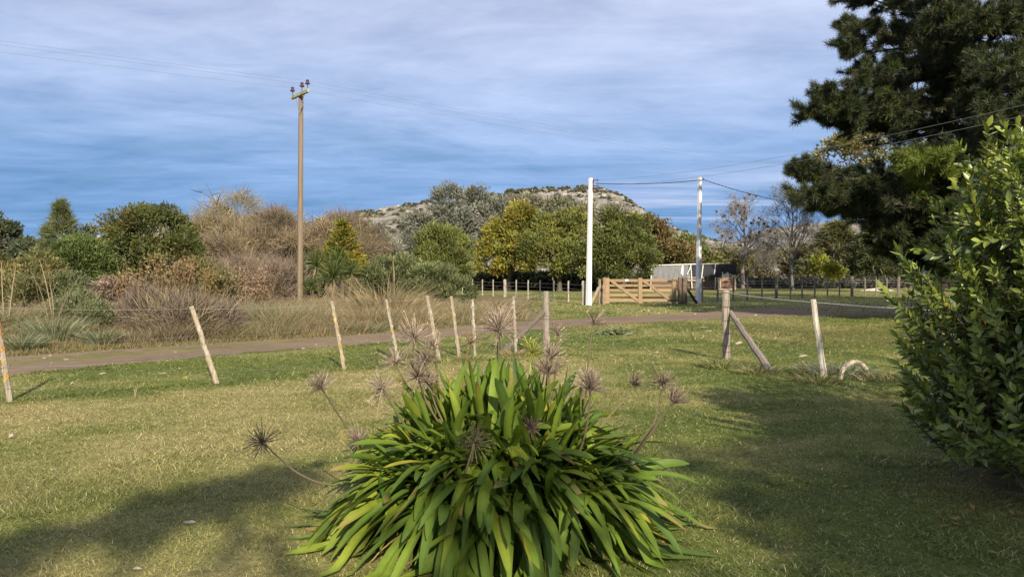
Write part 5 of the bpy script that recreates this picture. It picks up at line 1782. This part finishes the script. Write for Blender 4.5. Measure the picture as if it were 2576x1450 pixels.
def agapanthus():
    rng = R(801)
    t = thing('agapanthus', AC, 'big clump of strap leaved agapanthus with dried flower heads in the middle of the lawn', 'plant')
    m = MB()
    RAD = 0.54
    nr = 132
    ga = np.arange(nr) * 2.39996
    rr = RAD * np.sqrt((np.arange(nr) + 0.5) / nr)
    X = AC[0] + np.cos(ga) * rr * 1.05 + rng.normal(size=nr) * 0.03
    Y = AC[1] + np.sin(ga) * rr * 0.92 + rng.normal(size=nr) * 0.03
    Z = 0.14 + 0.26 * (1 - (rr / RAD) ** 2)
    Pl, Dl, Ll, Wl, Bl, Sl, Cl, Tl = [], [], [], [], [], [], [], []
    for q in range(nr):
        out = np.array([math.cos(ga[q]), math.sin(ga[q]), 0])
        f = rr[q] / RAD
        axis = unit(np.array([0, 0, 1]) + out * (0.02 + 0.62 * f ** 1.05))
        fan = rng.rand() * 6.28
        nl = rng.randint(9, 13)
        tone = np.array([[0.115, 0.178, 0.023], [0.088, 0.148, 0.023], [0.158, 0.212, 0.027], [0.062, 0.110, 0.023]][rng.choice(4, p=[0.35, 0.3, 0.2, 0.15])])
        for k in range(nl):
            ph = fan + (k % 2) * np.pi + rng.normal() * 0.55
            u = (k + 0.5) / nl
            op = 0.12 + 1.08 * u ** 0.9
            h = np.array([math.cos(ph), math.sin(ph), 0])
            D = unit(axis + h * math.tan(min(op, 1.15)) * 0.8 + rng.normal(size=3) * 0.05)
            if D[2] < 0.18:
                D[2] = 0.18 + 0.2 * rng.rand()
                D = unit(D)
            L = (0.56 + 0.22 * rng.rand()) * (1.04 - 0.14 * f ** 2)
            if u < 0.2:
                L *= 0.9
            hz = math.hypot(D[0], D[1])
            g = (0.10 + (0.95 + 0.35 * f) * hz ** 1.1) * (0.3 + 0.95 * rng.rand())
            hd = unit(np.array([D[0], D[1], 0]))
            Bn = np.array([0, 0, -g]) + hd * 0.12 * g
            roll = rng.normal() * 0.28
            s0 = unit(np.cross(D, [0, 0, 1.0]) if hz > 0.08 else np.array([-h[1], h[0], 0]))
            n0 = np.cross(s0, D)
            s0 = unit(s0 * math.cos(roll) + n0 * math.sin(roll))
            if s0 @ np.cross(np.array([0, 0, 1.0]), hd) > 0:
                pass
            Pl.append([X[q] + D[0] * 0.03, Y[q] + D[1] * 0.03, Z[q]])
            Dl.append(D)
            Ll.append(L)
            Wl.append((0.041 + 0.018 * rng.rand()) * (0.85 if u < 0.2 else 1))
            Bl.append(Bn)
            Sl.append(s0)
            c = tone * (0.82 + 0.36 * rng.rand())
            if rng.rand() < 0.010:
                c = np.array([0.27, 0.26, 0.035])
            tc = c * np.array([0.92, 0.95, 1.0])
            z = rng.rand()
            if z < 0.10:
                tc = np.array([0.24, 0.16, 0.06])
            elif z < 0.18:
                tc = c * np.array([1.7, 1.25, 0.9])
            Cl.append(c * np.array([1.15, 1.05, 0.95]))
            Tl.append(tc)
    P, D, L, W, B, S, C, T = [np.array(v) for v in (Pl, Dl, Ll, Wl, Bl, Sl, Cl, Tl)]
    segs = 13
    n = len(P)
    tt = np.linspace(0, 1, segs + 1)
    prof = np.interp(tt, [0, 0.12, 0.45, 0.7, 0.86, 0.95, 1.0], [0.55, 0.62, 0.90, 1.0, 0.86, 0.56, 0.12])
    Ct = P[:, None] + D[:, None] * (L[:, None] * tt)[..., None] + B[:, None] * (L[:, None] * tt ** 2.1)[..., None]
    # a little kink and twist of its own for every leaf
    wig = (rng.normal(size=(n, 1)) * 0.02) * np.sin(tt * (3 + 2 * rng.rand(n, 1)) + 0)
    Ct = Ct + S[:, None] * wig[..., None] * (tt ** 1.2)[None, :, None] * 2.0
    low = np.maximum(Ct[..., 2], 0.012 + 0.02 * rng.rand(n, 1))
    Ct[..., 2] = low
    Tn = unit(np.gradient(Ct, axis=1))
    tw = (rng.normal(size=(n, 1)) * 0.45) * tt[None] ** 1.5
    Sd = S[:, None] - Tn * (S[:, None] * Tn).sum(-1, keepdims=True)
    Sd = unit(Sd)
    Nn = np.cross(Sd, Tn)
    up = np.where(Nn[..., 2:3] < 0, -1.0, 1.0)
    S2 = Sd * np.cos(tw)[..., None] + Nn * np.sin(tw)[..., None]
    N2 = np.cross(S2, Tn)
    N2 = N2 * np.where((N2[:, :1, 2:3] + 0.5 * N2[:, 4:5, 2:3]) < 0, -1, 1)
    hw = (W[:, None] * prof[None] / 2)[..., None]
    ch = np.interp(tt, [0, 0.4, 1], [0.75, 0.38, 0.10])[None, :, None]
    rows = [Ct - S2 * hw + N2 * hw * ch, Ct - S2 * hw * 0.5 + N2 * hw * ch * 0.30, Ct - N2 * hw * 0.06, Ct + S2 * hw * 0.5 + N2 * hw * ch * 0.30, Ct + S2 * hw + N2 * hw * ch]
    V = np.stack(rows, 2).reshape(-1, 3)
    mcount = 5
    base = (np.arange(n) * (segs + 1) * mcount)[:, None, None]
    a = base + (np.arange(segs) * mcount)[None, :, None] + np.arange(mcount - 1)[None, None, :]
    F = np.stack([a, a + 1, a + 1 + mcount, a + mcount], -1).reshape(-1, 4)
    w3 = np.clip((tt - 0.80) / 0.20, 0, 1)[None, :, None]
    w0 = np.clip(1 - tt / 0.25, 0, 1)[None, :, None]
    cc = C[:, None] * (1 - w3) + T[:, None] * w3
    cc = cc * (1 - w0) + np.array([0.22, 0.25, 0.09]) * w0
    cc = np.repeat(cc[:, :, None], mcount, 2)
    cc[:, :, 2] *= 1.12
    m.add(V, F, cc.reshape(-1, 3))
    m.build('leaves', M_STRAP, t, smooth=True)
    # withered leaves at the skirt
    md = MB()
    k = 46
    a = rng.rand(k) * 6.28
    Pd = np.stack([AC[0] + np.cos(a) * 0.62, AC[1] + np.sin(a) * 0.6, 0.03 + 0.1 * rng.rand(k)], 1)
    Dd = np.stack([np.cos(a), np.sin(a), 0.3 * rng.rand(k)], 1) + rng.normal(size=(k, 3)) * 0.3
    md.strips(Pd, Dd, 0.22 + 0.16 * rng.rand(k), 0.026, np.array([0, 0, -0.6]) + rng.normal(size=(k, 3)) * 0.1, None, 5, [0.7, 0.9, 1, 0.8, 0.6, 0.1], pick(rng, [((0.26, 0.19, 0.11), 3), ((0.20, 0.13, 0.07), 2), ((0.33, 0.25, 0.08), 1)], k), chan=0.5, rng=rng)
    md.V[-1][:, 2] = np.maximum(md.V[-1][:, 2], 0.01)
    md.build('withered_leaves', M_DRY, t)

    def head(px, py, d, foot, r=0.085, n=70, cols=((0.32, 0.25, 0.19), (0.24, 0.185, 0.14), (0.38, 0.31, 0.24)), stalkcol=(0.135, 0.105, 0.06), mid=None, sr=0.006, open_=0.75, label=None):
        """dried umbel at survey point px,py and distance d; foot: survey point and distance where the stalk leaves the leaves"""
        c = point_at(px, py, d)
        fpt = point_at(foot[0], foot[1], foot[2])
        if mid is None:
            dn = unit(c - fpt)
            root = fpt - dn * 0.22
            root[2] = max(root[2], 0.03)
            path = [root, fpt, (fpt + c) / 2 + rng.normal(size=3) * 0.012, c]
        else:
            mp = [point_at(*q) for q in mid]
            path = [fpt] + mp + [c]
        P = np.array(path)
        t0 = np.linspace(0, 1, len(P))
        # smooth the path
        tq = np.linspace(0, 1, 14)
        Q = np.stack([np.interp(tq, t0, P[:, i]) for i in range(3)], 1)
        for _ in range(2):
            Q[1:-1] = (Q[:-2] + 2 * Q[1:-1] + Q[2:]) / 4
        ms = MB()
        ms.tube(Q, np.linspace(sr * 1.15, sr * 0.8, 14), 7, np.array(stalkcol) * (0.85 + 0.3 * rng.rand()))
        so = ms.build('flower_stalk', M_DRY, t)
        if label:
            so['label'] = label
        axis = unit(Q[-1] - Q[-2])
        open_ = open_ * (0.35 + 1.1 * rng.rand())
        ragged = 0.05 + 0.10 * rng.rand()
        n = int(n * (0.95 + 0.5 * rng.rand()))
        mh = MB()
        D = rand_dirs(rng, n)
        D = unit(D + axis * open_)
        L = r * 1.18 * (0.75 + 0.4 * rng.rand(n))
        cc = np.array(cols)[rng.randint(0, len(cols), n)] * (0.7 + 0.6 * rng.rand(n, 1))
        S = perp(D, rng)
        bend = rng.normal(size=(n, 3)) * ragged + np.array([0, 0, 0.06])
        snapped = rng.rand(n) < 0.12
        bend[snapped] += np.array([0, 0, -0.55])
        L = L * np.where(rng.rand(n) < 0.2, 0.55, 1.0)
        for side in (S, unit(np.cross(D, S))):
            mh.strips(np.tile(c, (n, 1)), D, L, 0.0034, bend, side, 4, [1.1, 0.8, 0.8, 1.1, 0.5], cc, rng=rng)
        E = np.tile(c, (n, 1)) + (D + bend) * L[:, None]
        has = rng.rand(n) < 0.55
        k2 = has.sum()
        D2 = unit(D[has] + rng.normal(size=(k2, 3)) * 0.4)
        for side in (S[has], unit(np.cross(D2, S[has]))):
            mh.strips(E[has] - D2 * 0.004, D2, 0.017, 0.0055, None, side, 2, [0.6, 1, 0.3], cc[has] * 1.12, rng=rng)
        mh.lathe(c - np.array([0, 0, 0.004]), [(0.002, -0.012), (0.010, -0.006), (0.011, 0.002), (0.004, 0.010)], 7, (0.15, 0.11, 0.08))
        mh.build('seed_head', M_DRY, so)

    BR = ((0.27, 0.21, 0.16), (0.20, 0.15, 0.115), (0.15, 0.115, 0.09))
    YG = ((0.34, 0.34, 0.06), (0.27, 0.29, 0.06))
    head(662, 1112, 4.35, (838, 1219, 4.35), 0.085, 80, BR, mid=[(795, 1212, 4.35), (745, 1188, 4.36), (703, 1152, 4.36)], sr=0.005, label='low stalk curving out to the left over the lawn')
    head(808, 975, 4.75, (878, 1082, 4.70), 0.085, 80)
    head(962, 978, 4.45, (1045, 1112, 4.45), 0.09, 95)
    head(992, 912, 4.75, (1040, 1005, 4.70), 0.080, 60)
    head(1042, 852, 4.75, (1100, 1010, 4.70), 0.105, 110)
    head(1092, 872, 4.8, (1112, 1030, 4.72), 0.075, 60)
    head(1070, 907, 4.7, (1108, 1050, 4.66), 0.09, 100, BR)
    head(1050, 948, 4.6, (1112, 1075, 4.58), 0.09, 100, BR)
    head(1078, 962, 4.62, (1120, 1072, 4.55), 0.06, 60, BR)
    head(1182, 860, 4.85, (1166, 985, 4.80), 0.072, 42, ((0.26, 0.17, 0.10), (0.32, 0.25, 0.17)), stalkcol=(0.20, 0.12, 0.05))
    head(1254, 832, 4.65, (1257, 1080, 4.55), 0.115, 150, stalkcol=(0.11, 0.095, 0.05), sr=0.0062, label='tall stalk with the biggest seed head in the middle of the clump')
    head(1258, 812, 4.82, (1240, 1000, 4.78), 0.08, 60, stalkcol=(0.10, 0.09, 0.05))
    head(1340, 888, 4.95, (1332, 945, 4.95), 0.075, 60, YG, stalkcol=(0.30, 0.33, 0.09), label='fresh yellow green flower head at the back of the clump')
    head(1384, 900, 4.75, (1375, 1000, 4.72), 0.085, 90)
    head(1380, 940, 4.55, (1378, 1102, 4.50), 0.085, 90, BR)
    head(1402, 838, 5.0, (1396, 930, 5.0), 0.055, 40)
    head(1493, 812, 4.9, (1478, 950, 4.86), 0.075, 55, BR, stalkcol=(0.12, 0.10, 0.055))
    head(1484, 978, 4.3, (1442, 1170, 4.30), 0.090, 100, BR, mid=[(1468, 1110, 4.3), (1481, 1040, 4.3)])
    head(1478, 955, 4.7, (1450, 1030, 4.7), 0.07, 60)
    head(1594, 968, 4.75, (1540, 1035, 4.75), 0.065, 60, BR, stalkcol=(0.17, 0.14, 0.07))
    head(1668, 962, 4.5, (1592, 1140, 4.5), 0.075, 80, BR, mid=[(1640, 1080, 4.5), (1660, 1010, 4.5)])
    head(1690, 1012, 4.45, (1590, 1152, 4.46), 0.075, 70, BR, mid=[(1635, 1090, 4.45), (1670, 1040, 4.45)])
    head(1192, 1115, 4.05, (1156, 1235, 4.05), 0.085, 80, ((0.13, 0.115, 0.07), (0.10, 0.085, 0.055)), stalkcol=(0.11, 0.085, 0.05))
    head(1336, 1078, 4.25, (1342, 1130, 4.25), 0.055, 60, ((0.30, 0.21, 0.15), (0.22, 0.15, 0.11)))
    head(905, 1108, 4.5, (950, 1115, 4.5), 0.07, 60, BR)


agapanthus()


# ------------------------------------------------------------------ small things on the lawn
def small_things():
    rng = R(901)
    # silvery weed by the track
    g = ground_at(1545, 840)
    t = thing('silver_weed', g, 'low spreading grey green leafy weed on the lawn by the track', 'weed')
    m = MB()
    n = 260
    a = rng.rand(n) * 6.28
    D = np.stack([np.cos(a), np.sin(a), 0.5 + 0.8 * rng.rand(n)], 1)
    m.strips(g + np.concatenate([rng.normal(size=(n, 2)) * 0.14, np.zeros((n, 1))], 1), D, 0.30 * (0.5 + 0.7 * rng.rand(n)), 0.035, np.array([0, 0, -0.35]) + rng.normal(size=(n, 3)) * 0.1, None, 4, [0.3, 0.8, 1, 0.8, 0.15], pick(rng, [((0.19, 0.22, 0.13), 4), ((0.13, 0.17, 0.08), 3)], n), chan=0.25, rng=rng)
    m.build('leaves', M_GRASS, t)
    md = MB()
    n = 40
    a = rng.rand(n) * 6.28
    md.strips(g + np.concatenate([rng.normal(size=(n, 2)) * 0.1, np.full((n, 1), 0.02)], 1), np.stack([np.cos(a), np.sin(a), 0.1 + 0 * a], 1), 0.22, 0.04, rng.normal(size=(n, 3)) * 0.1, None, 3, [0.5, 1, 0.8, 0.2], np.array([0.33, 0.25, 0.17]) * (0.7 + 0.5 * rng.rand(n, 1)), rng=rng)
    md.V[-1][:, 2] = np.maximum(md.V[-1][:, 2], 0.006)
    md.build('dead_leaves', M_DRY, t)
    # half buried pale tyre with grey green weed over it
    g = ground_at(2155, 952)
    m = MB()
    a = np.linspace(0, np.pi, 26)
    rr = 0.235
    P = np.stack([g[0] - 0.02 + np.cos(a) * rr, g[1] + 0.05 + np.cos(a) * 0.10, np.sin(a) * rr * 0.98], 1)
    th = 12
    w = 1 + 0.05 * rng.normal(size=(26, th))
    m.tube(P, 0.034, th, (0.36, 0.30, 0.22), wob=w)
    tag(m.build('old_tyre', M_RUBBER, at=g), 'pale weathered tyre half buried in the grass behind the thin fence post', 'tyre')
    for px, py, r, h, n, cols, lab, sd in [(2110, 946, 0.34, 0.30, 420, [((0.17, 0.215, 0.135), 4), ((0.22, 0.25, 0.17), 2)], 'silvery grass tuft spilling over the half buried tyre', 911),
                                         (2050, 935, 0.25, 0.22, 200, [((0.17, 0.20, 0.11), 3), ((0.24, 0.21, 0.12), 2)], 'rough grass tuft behind the thin right fence post', 912),
                                         (1812, 925, 0.26, 0.24, 300, [((0.13, 0.18, 0.045), 4), ((0.20, 0.20, 0.07), 2)], 'green grass tuft at the foot of the thick corner post', 913),
                                         (1905, 938, 0.30, 0.2, 260, [((0.14, 0.175, 0.05), 3), ((0.27, 0.22, 0.10), 2)], 'mixed grass tuft at the foot of the brace', 914),
                                         (1780, 918, 0.2, 0.2, 160, [((0.13, 0.175, 0.045), 4)], 'short green grass tuft left of the thick corner post', 915),
                                         (2060, 960, 0.3, 0.2, 220, [((0.16, 0.19, 0.05), 3), ((0.25, 0.21, 0.10), 2)], 'grass tuft at the foot of the thin right fence post', 916),
                                         (1300, 893, 0.3, 0.2, 220, [((0.22, 0.20, 0.08), 3), ((0.28, 0.22, 0.11), 2)], 'dry grass tuft below the last thin post of the left fence', 917),
                                         (1190, 905, 0.3, 0.17, 220, [((0.15, 0.185, 0.05), 3), ((0.26, 0.22, 0.10), 2)], 'dry grass tuft among the thin posts of the left fence', 918),
                                         (2230, 955, 0.4, 0.2, 300, [((0.16, 0.19, 0.05), 3), ((0.29, 0.23, 0.11), 2)], 'rough grass tuft between the tyre and the bay shrub', 919)]:
        gg = ground_at(px, py)
        tt = thing('grass_tuft', gg, lab, 'grass tuft', 'grass tufts left unmown along the fence')
        m = MB()
        tussock(gg, r, h, n, cols, R(sd), m, spread=0.7, w=0.010, dry=0.25)
        m.build('blades', M_GRASS, tt)
    # tall single grass stems and a dandelion
    g = ground_at(465, 959)
    t = thing('dandelion', g, 'single yellow dandelion flower on the green strip of lawn', 'flower')
    m = MB()
    m.tube([g, g + [0.004, 0, 0.05]], 0.0025, 5, (0.16, 0.2, 0.07))
    m.build('stem', M_GRASS, t)
    m = MB()
    n = 44
    D = rand_dirs(rng, n) * [1, 1, 0.3] + [0, 0, 0.35]
    m.strips(np.tile(g + [0.004, 0, 0.05], (n, 1)), D, 0.026, 0.007, None, None, 2, [0.6, 1, 0.7], np.tile((0.75, 0.58, 0.015), (n, 1)), rng=rng)
    m.build('flower_head', M_GRASS, t)
    for px, py, hh, lab in [(462, 1002, 0.16, 'pale seeding grass stem left of the leaning post'), (692, 960, 0.0, ''), (340, 1000, 0.17, 'lone pale grass stem on the left lawn')]:
        if not lab:
            continue
        g = ground_at(px, py)
        m = MB()
        m.strips(np.tile(g, (5, 1)), np.array([[0.1, 0, 1], [-0.2, 0.1, 1], [0.3, 0, 1], [-0.05, 0, 1], [0.15, -0.1, 1]]), hh * np.array([1, 0.7, 0.6, 0.8, 0.5]), 0.007, np.array([[0.1, 0, 0]] * 5), None, 3, [1, 0.8, 0.9, 0.3], np.tile((0.40, 0.35, 0.19), (5, 1)), rng=rng)
        tag(m.build('seeding_grass', M_GRASS, at=g), lab, 'grass', 'pale seeding grasses on the lawn')
    # pale bits of wood and stones
    bits = [(476, 1320, 0.085, 0.016, 'long pale splinter of wood lying in the left lawn shadow'), (345, 1437, 0.05, 0.012, 'short pale splinter at the bottom of the left lawn'), (28, 1103, 0.045, 0.03, 'pale stone at the left edge of the lawn'),
            (1768, 824, 0.34, 0.018, 'flat pale stone left of the thick corner post'), (1782, 834, 0.18, 0.025, 'small pale stone beside the flat one'), (2020, 898, 0.16, 0.03, 'pale stone behind the thin right fence post'), (1652, 889, 0.09, 0.03, 'pale stone by the tip of the post shadow'),
            (1858, 866, 0.16, 0.05, 'pale stone near the foot of the brace'), (2235, 905, 0.14, 0.025, 'pale stick in the grass beside the bay shrub'), (410, 942, 0.11, 0.02, 'pale leaf on the green strip'), (258, 942, 0.10, 0.02, 'pale leaf near the track on the left'),
            (1656, 790, 0.10, 0.05, 'white pebble on the track edge below the gate'), (1748, 792, 0.08, 0.05, 'white pebble in the middle of the track'), (1900, 795, 0.10, 0.05, 'white pebble on the track right of the corner post'), (1130, 1258 - 350, 0.06, 0.02, 'pale leaf by the left fence')]
    for px, py, L, h, lab in bits:
        g = ground_at(px, py)
        m = MB()
        a = rng.rand() * 0.6 - 0.3
        n = 7
        tq = np.linspace(-0.5, 0.5, n)
        P = np.stack([g[0] + tq * L * math.cos(a), g[1] + tq * L * math.sin(a), np.full(n, h * 0.45 + 0.012) + 0.25 * h * np.sin(tq * 5 + rng.rand())], 1)
        w = (0.5 - np.abs(tq) ** 3 * 3.2).clip(0.12)
        m.tube(P, w * max(h, 0.012) * 1.1, 7, np.array([0.31, 0.27, 0.21]) * (0.85 + 0.3 * rng.rand()), wob=1 + 0.15 * rng.normal(size=(n, 7)))
        word = 'stone' if 'stone' in lab or 'pebble' in lab else ('leaf' if 'leaf' in lab else 'stick')
        tag(m.build('pale_' + word, M_STONE if word == 'stone' else M_DRY, at=g), lab, word, 'pale %s on the grass' % ('stones' if word == 'stone' else 'bits of wood and leaf'))


small_things()


# ------------------------------------------------------------------ garden trees behind the viewpoint (they shade the near lawn)
def shade_tree(label, base, blobs, n, seed, clump, leaf=0.3):
    rng = R(seed)
    base = np.array(base, float)
    t = thing('garden_tree', base, label, 'tree', 'garden trees behind the viewpoint')
    P, D, ci, C = crown_points(rng, [(np.array(c, float), np.array(r, float)) for c, r in blobs], n, 160, clump)
    m = MB()
    m.leaves(P, D + rng.normal(size=(n, 3)), leaf, leaf * 0.55, np.array([0.09, 0.12, 0.035]) * (0.7 + 0.6 * rng.rand(n, 1)), rng)
    m.build('crown', M_LEAF, t)
    mt = MB()
    limbs(mt, rng, base, C[rng.choice(len(C), 14, replace=False)], 0.2, (0.11, 0.09, 0.07))
    mt.build('trunk', M_BARK, t)


def back(x, y, s):
    """point at horizontal distance s from ground point (x, y) towards the sun"""
    k = s / math.cos(SUN_EL)
    return np.array([x, y, 0]) + TO_SUN * k


shade_tree('leafy garden tree behind the viewpoint on the right', (8.2, -9.0, 0), [(back(2.5, 5.2, 15), (0.9, 0.9, 0.8)), (back(3.6, 6.5, 15), (0.9, 0.9, 0.8)), (back(2.3, 3.9, 15), (0.8, 0.8, 0.7)), (back(3.9, 4.6, 15.5), (1.2, 1.2, 1.2)), (back(3.2, 3.2, 15.5), (1.1, 1.1, 1.1)), (back(0.05, 4.3, 15), (0.5, 0.45, 0.30))], 3300, 951, 0.4)
shade_tree('leafy garden tree behind the viewpoint on the left', (3.6, -9.5, 0), [(back(-1.6, 5.65, 15), (0.20, 0.2, 0.16)), (back(-1.95, 5.15, 15), (0.22, 0.2, 0.2)), (back(-2.2, 4.7, 15), (0.20, 0.2, 0.18)), (back(-2.5, 4.2, 15), (0.22, 0.2, 0.18)), (back(-2.85, 3.8, 15), (0.26, 0.2, 0.2))], 1150, 952, 0.16, 0.17)
